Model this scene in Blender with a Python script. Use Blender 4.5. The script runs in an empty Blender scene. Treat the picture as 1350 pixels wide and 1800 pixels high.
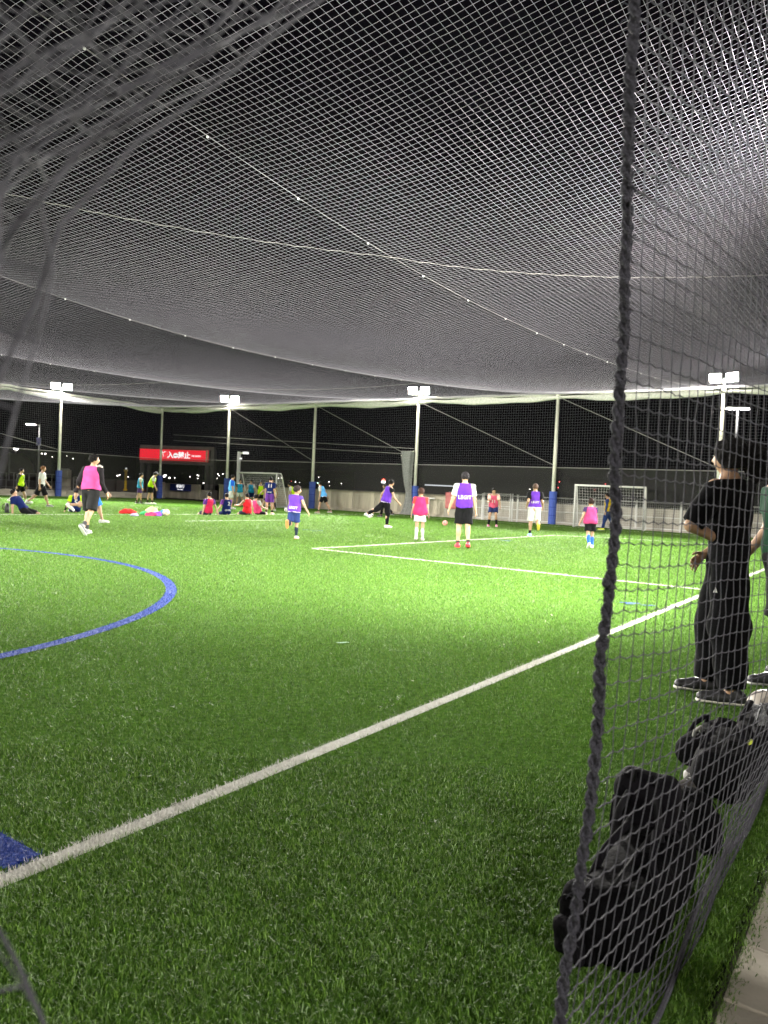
import bpy, bmesh, math, random
import numpy as np
from mathutils import Vector, Matrix
from mathutils.bvhtree import BVHTree
random.seed(7); rng = np.random.default_rng(7)
SC = bpy.context.scene
COL = SC.collection
R = math.radians

# ------------------------------------------------------------------ camera
CH = 1.30; PITCH = R(1.64); ROLL = R(2.6); F = 1330.0
cam_d = bpy.data.cameras.new('camera'); cam = bpy.data.objects.new('camera', cam_d); COL.objects.link(cam)
cR0 = Vector((1, 0, 0)); cFw = Vector((0, math.cos(PITCH), -math.sin(PITCH))); cU0 = Vector((0, math.sin(PITCH), math.cos(PITCH)))
cR = cR0*math.cos(ROLL)+cU0*math.sin(ROLL); cU = cU0*math.cos(ROLL)-cR0*math.sin(ROLL)
M = Matrix((cR, cU, -cFw)).transposed().to_4x4(); M.translation = Vector((0, 0, CH)); cam.matrix_world = M
cam_d.sensor_fit = 'VERTICAL'; cam_d.sensor_height = 36.0; cam_d.lens = 36.0*F/1800.0
cam_d.clip_start = 0.02; cam_d.clip_end = 2000
cam_d.dof.use_dof = True; cam_d.dof.focus_distance = 5.0; cam_d.dof.aperture_fstop = 4.6
SC.camera = cam

# ------------------------------------------------------------------ world, exposure
w = bpy.data.worlds.new('World'); SC.world = w; w.use_nodes = True
bg = w.node_tree.nodes['Background']; bg.inputs[0].default_value = (0.55, 0.5, 0.7, 1); bg.inputs[1].default_value = 0.0011
SC.view_settings.view_transform = 'Standard'; SC.view_settings.look = 'None'
SC.view_settings.exposure = 2.85; SC.view_settings.gamma = 1.0; SC.view_settings.use_curve_mapping = False
SC.render.engine = 'CYCLES'; SC.cycles.use_denoising = True
SC.cycles.max_bounces = 5; SC.cycles.transparent_max_bounces = 24; SC.cycles.sample_clamp_indirect = 4.0

# ------------------------------------------------------------------ coordinates: s across the ground, t along the touchline
CA, SA = math.cos(R(34.3)), math.sin(R(34.3))
E1 = Vector((CA, -SA, 0)); E2 = Vector((SA, CA, 0))
ANG1 = math.atan2(-SA, CA)            # heading of the s axis
def W(s, t, z=0.0): return Vector((CA*s+SA*t, -SA*s+CA*t, z))
def ST(X, Y): return (CA*X-SA*Y, SA*X+CA*Y)
def ray(px, py):
    return cR*((px-675)/F)+cU*(-(py-900)/F)+cFw
def G(px, py, z=0.0):
    d = ray(px, py); k = (z-CH)/d.z; return Vector((d.x*k, d.y*k, z))
def GP(px, py, Y):                     # point seen at (px,py) at the distance Y
    d = ray(px, py); k = Y/d.y; return Vector((d.x*k, Y, CH+d.z*k))

# ------------------------------------------------------------------ materials
MATS = {}
def mat(name, col, rough=0.8, spec=0.3, var=0.0, vscale=6.0, bump=0.0, bscale=60.0, metal=0.0, emit=None, es=0.0, sheen=0.0, stretch=None, alpha=None):
    if name in MATS: return MATS[name]
    m = bpy.data.materials.new(name); m.use_nodes = True; nt = m.node_tree; b = nt.nodes['Principled BSDF']
    b.inputs['Base Color'].default_value = (*col, 1); b.inputs['Roughness'].default_value = rough
    b.inputs['Specular IOR Level'].default_value = spec; b.inputs['Metallic'].default_value = metal
    if sheen: b.inputs['Sheen Weight'].default_value = sheen
    tc = nt.nodes.new('ShaderNodeTexCoord'); src = tc.outputs['Object']
    if stretch:
        mp = nt.nodes.new('ShaderNodeMapping'); mp.inputs['Scale'].default_value = stretch; nt.links.new(src, mp.inputs[0]); src = mp.outputs[0]
    if var:
        n = nt.nodes.new('ShaderNodeTexNoise'); n.inputs['Scale'].default_value = vscale; n.inputs['Detail'].default_value = 5
        nt.links.new(src, n.inputs['Vector'])
        r = nt.nodes.new('ShaderNodeValToRGB'); r.color_ramp.elements[0].position = 0.3; r.color_ramp.elements[1].position = 0.7
        r.color_ramp.elements[0].color = (*[c*(1-var) for c in col], 1); r.color_ramp.elements[1].color = (*[min(1, c*(1+var)) for c in col], 1)
        nt.links.new(n.outputs[0], r.inputs[0]); nt.links.new(r.outputs[0], b.inputs['Base Color'])
    if bump:
        n2 = nt.nodes.new('ShaderNodeTexNoise'); n2.inputs['Scale'].default_value = bscale; n2.inputs['Detail'].default_value = 3
        nt.links.new(src, n2.inputs['Vector'])
        bp = nt.nodes.new('ShaderNodeBump'); bp.inputs['Strength'].default_value = bump; bp.inputs['Distance'].default_value = 0.02
        nt.links.new(n2.outputs[0], bp.inputs['Height']); nt.links.new(bp.outputs[0], b.inputs['Normal'])
    if emit:
        b.inputs['Emission Color'].default_value = (*emit, 1); b.inputs['Emission Strength'].default_value = es
    if alpha is not None: b.inputs['Alpha'].default_value = alpha
    MATS[name] = m; return m
def cloth(name, col): return mat(name, col, 0.9, 0.08, 0.14, 9, 0.35, 28, sheen=0.02)

# ------------------------------------------------------------------ object helpers
def link(name, me, m=None, parent=None, smooth=False):
    o = bpy.data.objects.new(name, me)
    if m is not None and len(me.materials) == 0: me.materials.append(m)
    COL.objects.link(o)
    if parent is not None: o.parent = parent
    if smooth: me.polygons.foreach_set('use_smooth', np.ones(len(me.polygons), bool))
    return o
def np_mesh(name, V, Q):
    me = bpy.data.meshes.new(name); V = np.asarray(V, np.float32); Q = np.asarray(Q, np.int32)
    n, k = Q.shape
    me.vertices.add(len(V)); me.vertices.foreach_set('co', V.ravel())
    me.loops.add(n*k); me.loops.foreach_set('vertex_index', Q.ravel())
    me.polygons.add(n); me.polygons.foreach_set('loop_start', np.arange(0, n*k, k, dtype=np.int32))
    me.update(calc_edges=True); return me
def empty(name, loc=(0, 0, 0), rz=0.0):
    o = bpy.data.objects.new(name, None); COL.objects.link(o); o.location = loc; o.rotation_euler = (0, 0, rz); o.empty_display_size = .1; return o
def tag(o, label, cat, group=None):
    o['label'] = label; o['category'] = cat
    if group: o['group'] = group
    return o
def kind(o, k): o['kind'] = k; return o
class MB:
    def __init__(s): s.v = []; s.f = []
    def box(s, c, size, rz=0.0, bev=0.0, M3=None):
        c = Vector(c); hx, hy, hz = [a/2 for a in size]; Rm = M3 if M3 is not None else Matrix.Rotation(rz, 3, 'Z')
        if bev > 0:
            bm = bmesh.new(); bmesh.ops.create_cube(bm, size=1.0)
            for v in bm.verts: v.co = Vector((v.co.x*size[0], v.co.y*size[1], v.co.z*size[2]))
            bmesh.ops.bevel(bm, geom=bm.edges[:], offset=bev, segments=2, affect='EDGES', profile=0.5)
            s.bm(bm, Matrix.Translation(c) @ Rm.to_4x4()); return s
        n = len(s.v)
        for z in (-hz, hz):
            for x, y in ((-hx, -hy), (hx, -hy), (hx, hy), (-hx, hy)): s.v.append(c+Rm @ Vector((x, y, z)))
        s.f += [(n+3, n+2, n+1, n), (n+4, n+5, n+6, n+7)]+[(n+i, n+(i+1) % 4, n+4+(i+1) % 4, n+4+i) for i in range(4)]
        return s
    def bm(s, bm, Mx=None):
        n = len(s.v); bm.verts.index_update()
        for v in bm.verts: s.v.append(Mx @ v.co if Mx is not None else v.co.copy())
        for f in bm.faces: s.f.append(tuple(n+v.index for v in f.verts))
        bm.free(); return s
    def tube(s, pts, r, k=6, caps=True):
        pts = [Vector(p) for p in pts]; n0 = len(s.v); m = len(pts)
        rs = r if isinstance(r, (list, tuple)) else [r]*m
        up = None
        for i, p in enumerate(pts):
            d = (pts[min(i+1, m-1)]-pts[max(i-1, 0)]).normalized()
            if up is None or abs(up.dot(d)) > .98: up = Vector((0, 0, 1)) if abs(d.z) < .9 else Vector((1, 0, 0))
            a = d.cross(up).normalized(); b = a.cross(d); up = b
            for j in range(k):
                th = 2*math.pi*j/k; s.v.append(p+(a*math.cos(th)+b*math.sin(th))*rs[i])
        for i in range(m-1):
            for j in range(k):
                a0 = n0+i*k+j; a1 = n0+i*k+(j+1) % k; s.f.append((a0, a1, a1+k, a0+k))
        if caps: s.f.append(tuple(n0+j for j in range(k))[::-1]); s.f.append(tuple(n0+(m-1)*k+j for j in range(k)))
        return s
    def sphere(s, c, r, sc=(1, 1, 1), sub=2):
        bm = bmesh.new(); bmesh.ops.create_icosphere(bm, subdivisions=sub, radius=r)
        return s.bm(bm, Matrix.Translation(Vector(c)) @ Matrix.Diagonal((*sc, 1)))
    def lathe(s, prof, c=(0, 0, 0), k=20):
        n0 = len(s.v); c = Vector(c)
        for r_, z in prof:
            for j in range(k):
                th = 2*math.pi*j/k; s.v.append(c+Vector((r_*math.cos(th), r_*math.sin(th), z)))
        for i in range(len(prof)-1):
            for j in range(k):
                a0 = n0+i*k+j; a1 = n0+i*k+(j+1) % k; s.f.append((a0, a1, a1+k, a0+k))
        s.f.append(tuple(n0+j for j in range(k))[::-1]); s.f.append(tuple(n0+(len(prof)-1)*k+j for j in range(k)))
        return s
    def build(s, name, m, parent=None, smooth=False):
        me = bpy.data.meshes.new(name); me.from_pydata([tuple(v) for v in s.v], [], s.f); me.update()
        return link(name, me, m, parent, smooth)
def cords(P0, P1, rad, k=3):
    """thin prisms between the arrays of end points, as one vertex / quad array"""
    P0 = np.asarray(P0, float); P1 = np.asarray(P1, float)
    d = P1-P0; L = np.linalg.norm(d, axis=1, keepdims=True); d = d/np.maximum(L, 1e-9)
    ref = np.where(np.abs(d[:, 2:3]) < .9, np.array([[0, 0, 1.]]), np.array([[1., 0, 0]]))
    a = np.cross(d, ref); a /= np.linalg.norm(a, axis=1, keepdims=True); b = np.cross(d, a)
    rad = np.broadcast_to(np.asarray(rad, float).reshape(-1, 1), (len(P0), 1))
    V = []
    for P in (P0, P1):
        for j in range(k):
            th = 2*math.pi*j/k+.5; V.append(P+(a*math.cos(th)+b*math.sin(th))*rad)
    V = np.stack(V, 1); n = len(P0); base = (np.arange(n)*2*k)[:, None]
    Q = [base+np.array([[j, (j+1) % k, k+(j+1) % k, k+j]]) for j in range(k)]
    return V.reshape(-1, 3), np.concatenate(Q, 0)
def grid_cords(P, rad, k=3, cols=True, rows=True):
    """P: array (n, m, 3) of knots; cords along both directions"""
    A = []; B = []
    if rows: A.append(P[:-1].reshape(-1, 3)); B.append(P[1:].reshape(-1, 3))
    if cols: A.append(P[:, :-1].reshape(-1, 3)); B.append(P[:, 1:].reshape(-1, 3))
    return cords(np.concatenate(A), np.concatenate(B), rad, k)

# ================================================================== SETTING
HP = 6.35; TF = 35.3; SL = -43.4; SN = -0.45
POLE_S = [0.8, -6.6, -14.1, -22.1, -29.4, -36.7, -43.4]

# ---- floodlights (lit lamps on the pole tops)
def flood(s, t, aim_s, aim_t, energy, size=R(120), blend=.9, z=HP+.62):
    q = W(aim_s, aim_t, 0); p = W(s, t, z); p = p+(q-p).normalized()*.35
    l = bpy.data.lights.new('floodlight_beam', 'SPOT'); l.energy = energy; l.color = (1.0, .965, .90); l.shadow_soft_size = .14
    l.spot_size = size; l.spot_blend = blend
    o = bpy.data.objects.new('floodlight_beam', l); COL.objects.link(o); o.location = p
    o.rotation_euler = (q-p).to_track_quat('-Z', 'Y').to_euler(); return o
LAMPS = [  # pole s, t, aim s, aim t, watts
    (-6.6, TF, -9, 10, 7000, R(84)), (-22.1, TF, -14, 9, 7000, R(84)), (-36.7, TF, -20, 10, 6800, R(84)), (SL, 27.5, -20, 12, 6800, R(88)),
    (0.9, 8.2, -9, 12, 3500, R(98)), (0.9, 22, -12, 17, 2200, R(100)), (0.9, -9.0, -12, 34, 4200, R(32)), (-23.3, -2.5, -17, 35, 4600, R(42)), (-23.3, -2.5, -9.5, 8.5, 7600, R(54)), (SL, 10, -24, 14, 6000, R(100))]  # second beam here belongs to the lamp added for the right midfield
for a in LAMPS: flood(*a)

# ---- lines marked on the turf, in (s, t)
WHITE = [(-2.3, -14, -2.3, 33, .078), (-2.3, 12.35, -10.2, 12.35, .09), (-10.2, 12.35, -9.9, 25.2, .09), (-9.9, 25.2, -8.0, 26.4, .09),
         (-8.0, 26.4, -2.3, 27.0, .09), (-23.1, 2, -23.1, 33.5, .09), (-19.2, 16.7, -19.2, 21.4, .08), (-38, -4, -38, 33, .09), (-23.1, 33.3, -2.3, 33.3, .09),
         (-41.2, -4, -41.2, 34, .09)]
CC = (-10.8, 1.6); CRAD = 5.75
def line_mask(s, t, grow=0.0):
    s = np.asarray(s); t = np.asarray(t); m = np.zeros(s.shape, bool); bl = np.zeros(s.shape, bool)
    for (a, b, c, d, w_) in WHITE:
        dx, dy = c-a, d-b; L2 = dx*dx+dy*dy; h = np.clip(((s-a)*dx+(t-b)*dy)/L2, 0, 1)
        m |= np.hypot(s-a-h*dx, t-b-h*dy) < w_/2+grow
    bl |= np.abs(np.hypot(s-CC[0], t-CC[1])-CRAD) < .062+grow
    bl |= (np.abs(t-1.41) < .065) & (s < -2.3) & (s > -23)
    return m, bl & ~m
def strip(name, pts, width, z, m):
    V = []; Fc = []
    for i, (s, t) in enumerate(pts):
        a = pts[max(0, i-1)]; b = pts[min(len(pts)-1, i+1)]; dx, dy = b[0]-a[0], b[1]-a[1]; L = math.hypot(dx, dy) or 1
        nx, ny = -dy/L*width/2, dx/L*width/2
        V += [W(s+nx, t+ny, z), W(s-nx, t-ny, z)]
        if i: n = 2*i; Fc.append((n-2, n-1, n+1, n))
    me = bpy.data.meshes.new(name); me.from_pydata([tuple(v) for v in V], [], Fc); me.update()
    if me.polygons[0].normal.z < 0: me.flip_normals()
    return kind(link(name, me, m), 'structure')

# ---- far ground, turf sheet, paving
far = MB(); far.box((0, 200, -.35), (1400, 1400, .4)); kind(far.build('ground', mat('dark ground', (.03, .03, .032), .95, .1, .3, .05)), 'structure')
def turf_mat():
    m = bpy.data.materials.new('synthetic turf'); m.use_nodes = True; nt = m.node_tree; b = nt.nodes['Principled BSDF']
    tc = nt.nodes.new('ShaderNodeTexCoord'); n = nt.nodes.new('ShaderNodeTexNoise'); n.inputs['Scale'].default_value = 26; n.inputs['Detail'].default_value = 8; n.inputs['Roughness'].default_value = .75
    nt.links.new(tc.outputs['Object'], n.inputs['Vector']); r = nt.nodes.new('ShaderNodeValToRGB')
    r.color_ramp.elements[0].position = .38; r.color_ramp.elements[1].position = .66
    r.color_ramp.elements[0].color = (.040, .095, .014, 1); r.color_ramp.elements[1].color = (.13, .28, .046, 1)
    nt.links.new(n.outputs[0], r.inputs[0])
    n3 = nt.nodes.new('ShaderNodeTexNoise'); n3.inputs['Scale'].default_value = .35; n3.inputs['Detail'].default_value = 4; nt.links.new(tc.outputs['Object'], n3.inputs['Vector'])
    mx = nt.nodes.new('ShaderNodeMix'); mx.data_type = 'RGBA'; mx.blend_type = 'MULTIPLY'; mx.inputs[0].default_value = .0
    nt.links.new(r.outputs[0], mx.inputs[6]); nt.links.new(n3.outputs[0], mx.inputs[7]); nt.links.new(mx.outputs[2], b.inputs['Base Color'])
    b.inputs['Roughness'].default_value = .95; b.inputs['Specular IOR Level'].default_value = 0.0
    bp = nt.nodes.new('ShaderNodeBump'); bp.inputs['Strength'].default_value = .9; bp.inputs['Distance'].default_value = .03
    nt.links.new(n.outputs[0], bp.inputs['Height']); nt.links.new(bp.outputs[0], b.inputs['Normal'])
    return m
TURF = turf_mat()
def sheet(name, corners, z, m, th=.05):
    V = [W(s, t, z) for s, t in corners]+[W(s, t, z-th) for s, t in corners]; n = len(corners)
    Fc = [tuple(range(n)), tuple(range(2*n-1, n-1, -1))]+[(i, i+n, (i+1) % n+n, (i+1) % n) for i in range(n)]
    me = bpy.data.meshes.new(name); me.from_pydata([tuple(v) for v in V], [], Fc); me.update()
    if me.polygons[0].normal.z < 0: me.flip_normals()
    return kind(link(name, me, m), 'structure')
sheet('turf', [(-.36, -15), (-.36, TF+.25), (SL-.4, TF+.25), (SL-.4, -15)], 0, TURF)
CONC = mat('pale concrete', (.42, .395, .33), .9, .2, .22, 1.4, .3, 30)
# paving outside the net: individual slabs on a bed
sheet('paving_bed', [(-.34, -6), (-.34, 40), (9, 40), (9, -6)], -.03, mat('dark bedding sand', (.10, .095, .085), .95, .1, .3, 8))
pav = kind(empty('pavement'), 'structure')
slab_me = {}
for i in range(10):
    for j in range(26):
        s0 = -.32+.305*i; t0 = -1.5+.305*j
        kk = (i*7+j*13) % 5
        if kk not in slab_me:
            m_ = MB().box((0, 0, 0), (.297, .297, .04), bev=.004); o = m_.build('paving_slab', mat('paving slab %d' % kk, tuple(c*(1-.07*kk) for c in (.55, .51, .43)), .9, .25, .18, 5, .3, 70), pav); slab_me[kk] = o.data
        else:
            o = bpy.data.objects.new('paving_slab', slab_me[kk]); COL.objects.link(o); o.parent = pav
        o.location = W(s0+.15, t0+.15, -.018+random.uniform(-.002, .002)); o.rotation_euler = (0, 0, ANG1)
kerb = MB()
# verge and road beyond the far wall and the left side
sheet('road', [(-9, TF+1.2), (-9, 90), (-110, 90), (-110, -20), (SL-3.5, -20), (SL-3.5, TF+1.2)], -.06, mat('night asphalt', (.06, .06, .06), .85, .3, .2, 2, .2, 80))

# ---- the marks
MW = mat('white turf line', (.60, .60, .55), .8, .2, .12, 30, .6, 60); MBL = mat('blue turf line', (.015, .045, .26), .8, .2, .2, 30, .6, 60)
lm = kind(empty('pitch_markings'), 'structure')
for i, (a, b, c, d, w_) in enumerate(WHITE):
    o = strip('white_line', [(a+(c-a)*k/12, b+(d-b)*k/12) for k in range(13)], w_, .0015+.0004*i, MW); del o['kind']; o.parent = lm
o = strip('blue_circle', [(CC[0]+CRAD*math.cos(2*math.pi*k/96), CC[1]+CRAD*math.sin(2*math.pi*k/96)) for k in range(97)], .124, .0060, MBL); del o['kind']; o.parent = lm
o = strip('blue_line', [(-2.36, 1.41), (-23, 1.41)], .13, .0066, MBL); del o['kind']; o.parent = lm
def blob_patch(px, py, rx, ry, m, n=5, sz=.06):
    mb = MB(); c = G(px, py)
    for k in range(n):
        q = c+Vector((random.uniform(-rx, rx), random.uniform(-ry, ry), .008+.0006*k)); th = random.uniform(0, 3); a = random.uniform(.4, 1)*sz
        pts = [q+Vector((math.cos(2*math.pi*j/9)*a*random.uniform(.7, 1.2)*2.2, math.sin(2*math.pi*j/9)*a*random.uniform(.7, 1.2), 0)) for j in range(9)]
        n0 = len(mb.v); mb.v += pts; mb.f.append(tuple(range(n0, n0+9)))
    return mb.build('painted_spot', m, lm)
for (x, y, rx, ry) in ((547, 934, .25, .5), (888, 951, .18, .3), (1127, 1063, .3, .08)): blob_patch(x, y, rx, ry, MBL)
blob_patch(600, 1131, .04, .03, mat('worn pale mark', (.3, .5, .3), .8), 4, .02)

# ---- turf blades (near part of the pitch)
def blades():
    n = 1150000
    u = rng.random(n)
    Y0, Y1 = 1.25, 46.0
    # areal density flat up to 2.6 m, then falling with distance
    ys = np.linspace(Y0, Y1, 2000); dens = np.where(ys < 2.6, 1.0, (2.6/ys)**1.55*np.clip((46-ys)/16,0,1))*ys
    cdf = np.cumsum(dens); cdf /= cdf[-1]; Y = np.interp(u, cdf, ys)
    X = (rng.random(n)*1.36-.64)*Y+(rng.random(n)-.5)*.5
    s = CA*X-SA*Y; t = SA*X+CA*Y
    ok = (s < -.30+rng.normal(0, .018, n)) & (s > SL) & (t < TF); X, Y, s, t = X[ok], Y[ok], s[ok], t[ok]; n = len(X)
    sc = np.maximum(1.0, Y/3.8)
    h = rng.uniform(.010, .024, n)*np.minimum(sc, 2.0)**.45; wd = rng.uniform(.0008, .0015, n)*sc**.95
    az = rng.uniform(0, 2*math.pi, n); lean = rng.uniform(.15, 1.25, n)*h
    la = az+rng.normal(0, .6, n)+math.pi/2
    lx, ly = np.cos(la), np.sin(la)
    # a combing direction that drifts slowly over the pitch
    cx = .25*np.sin(s*.9+1)+.1*np.sin(t*2.3); cy = .25*np.cos(t*.7+.5)
    dx = lx*lean+cx*h*.5; dy = ly*lean+cy*h*.5
    wx, wy = np.cos(az)*wd, np.sin(az)*wd
    b0 = np.stack([X-wx, Y-wy, np.zeros(n)], 1); b1 = np.stack([X+wx, Y+wy, np.zeros(n)], 1)
    m0 = np.stack([X-wx*.85+dx*.35, Y-wy*.85+dy*.35, h*.62], 1); m1 = np.stack([X+wx*.85+dx*.35, Y+wy*.85+dy*.35, h*.62], 1)
    tp = np.stack([X+dx, Y+dy, h*rng.uniform(.8, 1.0, n)], 1)
    near = Y < 3.6
    V = []; T = []; off = 0
    vn = np.stack([b0[near], b1[near], m0[near], m1[near], tp[near]], 1); k = len(vn); base = (np.arange(k)*5)[:, None]
    T += [base+np.array([[0, 1, 3]]), base+np.array([[0, 3, 2]]), base+np.array([[2, 3, 4]])]; V.append(vn.reshape(-1, 3)); off = k*5
    vf = np.stack([b0[~near], b1[~near], tp[~near]], 1); k2 = len(vf); base = (np.arange(k2)*3)[:, None]+off
    T += [base+np.array([[0, 1, 2]])]; V.append(vf.reshape(-1, 3))
    me = np_mesh('grass', np.concatenate(V), np.concatenate(T))
    # fibre colour at the root: green, white or blue tufts
    wm, bl = line_mask(s+rng.normal(0, .006, n), t+rng.normal(0, .006, n))
    v = rng.random(n)[:, None]; v2 = rng.random(n)[:, None]
    c = np.array([[.032, .082, .010]])*(1-v)+np.array([[.150, .275, .040]])*v
    c = np.where(v2 > .93, np.array([[.24, .37, .14]]), c)
    # slight streaky patches of lighter and darker fibres
    pt = 1+.07*np.sin(s*1.3+2*np.sin(t*.7))*np.sin(t*1.1+s)+.27*rng.normal(size=n); c = c*np.clip(pt, .4, 2.0)[:, None]
    c = np.where(wm[:, None], np.array([[.70, .69, .64]])*(.7+.3*v), c); c = np.where(bl[:, None], np.array([[.012, .040, .22]])*(.7+.5*v), c)
    C = np.concatenate([np.repeat(c[near], 5, 0), np.repeat(c[~near], 3, 0)]); C = np.concatenate([C, np.ones((len(C), 1))], 1).astype(np.float32)
    at = me.color_attributes.new('fibre', 'FLOAT_COLOR', 'POINT'); at.data.foreach_set('color', C.ravel())
    m = bpy.data.materials.new('turf fibre'); m.use_nodes = True; nt = m.node_tree; b = nt.nodes['Principled BSDF']
    a = nt.nodes.new('ShaderNodeVertexColor'); a.layer_name = 'fibre'; nt.links.new(a.outputs[0], b.inputs['Base Color'])
    b.inputs['Roughness'].default_value = .46; b.inputs['Specular IOR Level'].default_value = .27
    tr = nt.nodes.new('ShaderNodeBsdfTranslucent'); nt.links.new(a.outputs[0], tr.inputs[0]); mx = nt.nodes.new('ShaderNodeMixShader'); mx.inputs[0].default_value = .28
    nt.links.new(b.outputs[0], mx.inputs[1]); nt.links.new(tr.outputs[0], mx.inputs[2]); nt.links.new(mx.outputs[0], nt.nodes['Material Output'].inputs[0])
    kind(link('grass', me, m), 'stuff')
blades()

# ---- poles with padding and floodlights
M_POLE = mat('galvanised pole', (.78, .79, .66), .5, .5, .08, 3, metal=.15); M_PAD = mat('blue pole padding', (.07, .12, .45), .7, .3, .1, 4, .2, 20)
M_HOUS = mat('lamp housing', (.12, .12, .12), .5, .5); M_LAMP = mat('lit floodlight', (1, 1, 1), .5, .5, emit=(1, .93, .82), es=90)
def pole(s, t, label, lamp, aim=(-18, 16), group='poles carrying the net round the pitch'):
    e = tag(empty('net_pole', W(s, t)), label, 'pole', group)
    MB().tube([(0, 0, 0), (0, 0, HP+.05)], [.10, .075], 12).build('pole_shaft', M_POLE, e, True)
    MB().tube([(0, 0, .02), (0, 0, 1.62)], .19, 12).build('padding', M_PAD, e, False)
    for z in (.45, .85, 1.25): MB().tube([(0, 0, z-.015), (0, 0, z+.015)], .195, 12).build('strap', mat('dark blue strap', (.02, .04, .28), .7), e)
    MB().tube([(0, -.02, HP-.1), (0, -.02, HP+.02)], .11, 12).build('pole_cap', M_POLE, e)
    if lamp:
        d = W(*aim)-W(s, t); yaw = math.atan2(d.y, d.x)-math.pi/2
        arm = MB().tube([(-.42*math.cos(yaw), -.42*math.sin(yaw), HP+.28), (.42*math.cos(yaw), .42*math.sin(yaw), HP+.28)], .035, 6)
        arm.tube([(0, 0, HP), (0, 0, HP+.45)], .045, 6); arm.build('lamp_bracket', M_POLE, e)
        Rm = Matrix.Rotation(yaw, 3, 'Z') @ Matrix.Rotation(R(-20), 3, 'X')
        for sx in (-.35, .35):
            c = Matrix.Rotation(yaw, 3, 'Z') @ Vector((sx, .02, 0))+Vector((0, 0, HP+.50))
            hb = MB(); hb.box((0, 0, 0), (.50, .16, .38), bev=.02)
            for q in range(5): hb.box((-.16+.08*q, -.10, 0), (.012, .05, .28))
            h = hb.build('floodlight', M_HOUS, e); h.location = c; h.rotation_euler = Rm.to_euler()
            MB().box((0, .085, 0), (.47, .012, .35)).build('lens', M_LAMP, h)
    return e
pole(-6.6, TF, 'grey net pole with blue padding and lit floodlights, right of the right goal', True, (-9, 16))
pole(-14.1, TF, 'unlit grey net pole with blue padding behind the player in white shorts', False)
pole(-22.1, TF, 'floodlight pole with a gathered grey net hanging beside it', True, (-17, 15))
pole(-29.4, TF, 'unlit grey net pole with blue padding beside the player in light blue bib', False)
pole(-36.7, TF, 'floodlight pole just left of the small goal and its group of players', True, (-24, 14))
pole(SL, TF, 'dark corner pole standing in front of the red sign', False)
pole(SL, 27.5, 'floodlight pole at the far left beside the stacked grey blocks', True, (-26, 17))
pole(.9, TF, 'net pole at the right corner of the pitch', False)
pole(SL, 19, 'unlit net pole further along the left side', False); pole(SL, 10, 'second floodlight pole along the left side', True, (-24, 14))
pole(.9, 8.2, 'floodlight pole outside the near net beside the woman', True, (-12, 18)); pole(.9, -9, 'floodlight pole behind the camera', True, (-11, 13)); pole(.9, 22, 'added floodlight pole outside the near net, lighting the right midfield', True, (-12, 17)); pole(-23.3, -2.5, 'floodlight pole between the two pitches', True, (-9, 13))  # the pole farther right is added to brighten the right midfield

# ---- roof net
NETM = mat('white net cord', (.30, .285, .33), .6, .3); ROPE = mat('pale rope', (.36, .35, .33), .7, .3, .15, 40)
def cable(t):
    t = np.where(t < -1, -2-t, t); return np.where(t > 13, 4.72+(HP-4.72)*(np.abs(t-13)/22.3)**1.8, 4.72+(HP-4.72)*(np.abs(13-t)/14.0)**2)
def roofz(s, t):
    s = np.asarray(s, float); t = np.asarray(t, float); c = cable(t)
    a = np.clip((s+6.6)/7.4, 0, 1); b = np.clip((-36.7-s)/6.7, 0, 1)
    z = c+(HP-c)*(a**1.2)+(HP-c)*b
    ps = np.array(POLE_S[::-1]); i = np.clip(np.searchsorted(ps, s)-1, 0, len(ps)-2); x = np.clip((s-ps[i])/(ps[i+1]-ps[i]), 0, 1)
    edge = np.clip((TF-t)/9, 0, 1)
    z = z-.21*4*x*(1-x)*edge
    return z+.02+.03*np.sin(s*.31+t*.23)*edge
net = tag(empty('roof_net'), 'huge white net ceiling sagging over the whole pitch between the pole tops', 'net')
def surf_lines(spts, tpts, fixed_s):
    S, T = np.meshgrid(spts, tpts, indexing='ij'); return S, T
MESH = .082
def roof_part():
    Vs = []; Qs = []; off = 0
    sA = np.arange(.8, SL, -MESH); tA = np.concatenate([np.arange(-7, 12, .30), np.arange(12, TF+.01, .55), [TF]])
    S, T = np.meshgrid(sA, tA, indexing='ij'); jx = rng.normal(0, .006, S.shape); Z = roofz(S, T)
    P = np.stack([CA*(S+jx)+SA*T, -SA*(S+jx)+CA*T, Z], -1); A = P[:, :-1].reshape(-1, 3); B = P[:, 1:].reshape(-1, 3)
    ya = A[:, 1]; rad = np.clip(.0021-ya*.00006, .0009, .0020)
    ok = A[:, 1] > -3; V, Q = cords(A[ok], B[ok], rad[ok]); Vs.append(V); Qs.append(Q); off += len(V)
    tB = np.arange(-7, TF, MESH); sB = np.concatenate([np.arange(.8, -14.1, -.30), np.arange(-14.1, SL, -.6), [SL]])
    S, T = np.meshgrid(sB, tB, indexing='ij'); jx = rng.normal(0, .006, S.shape); Z = roofz(S, T)
    P = np.stack([CA*S+SA*(T+jx), -SA*S+CA*(T+jx), Z], -1); A = P[:-1].reshape(-1, 3); B = P[1:].reshape(-1, 3)
    ya = A[:, 1]; rad = np.clip(.0021-ya*.00006, .0009, .0020)
    ok = A[:, 1] > -3; V, Q = cords(A[ok], B[ok], rad[ok]); Vs.append(V); Qs.append(Q+off)
    me = np_mesh('net_mesh', np.concatenate(Vs), np.concatenate(Qs)); kind(link('net_mesh', me, NETM, net), 'stuff')
roof_part()
def on_roof(s, t, dz=0.0): return W(s, t, float(roofz(s, t))+dz)
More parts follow.
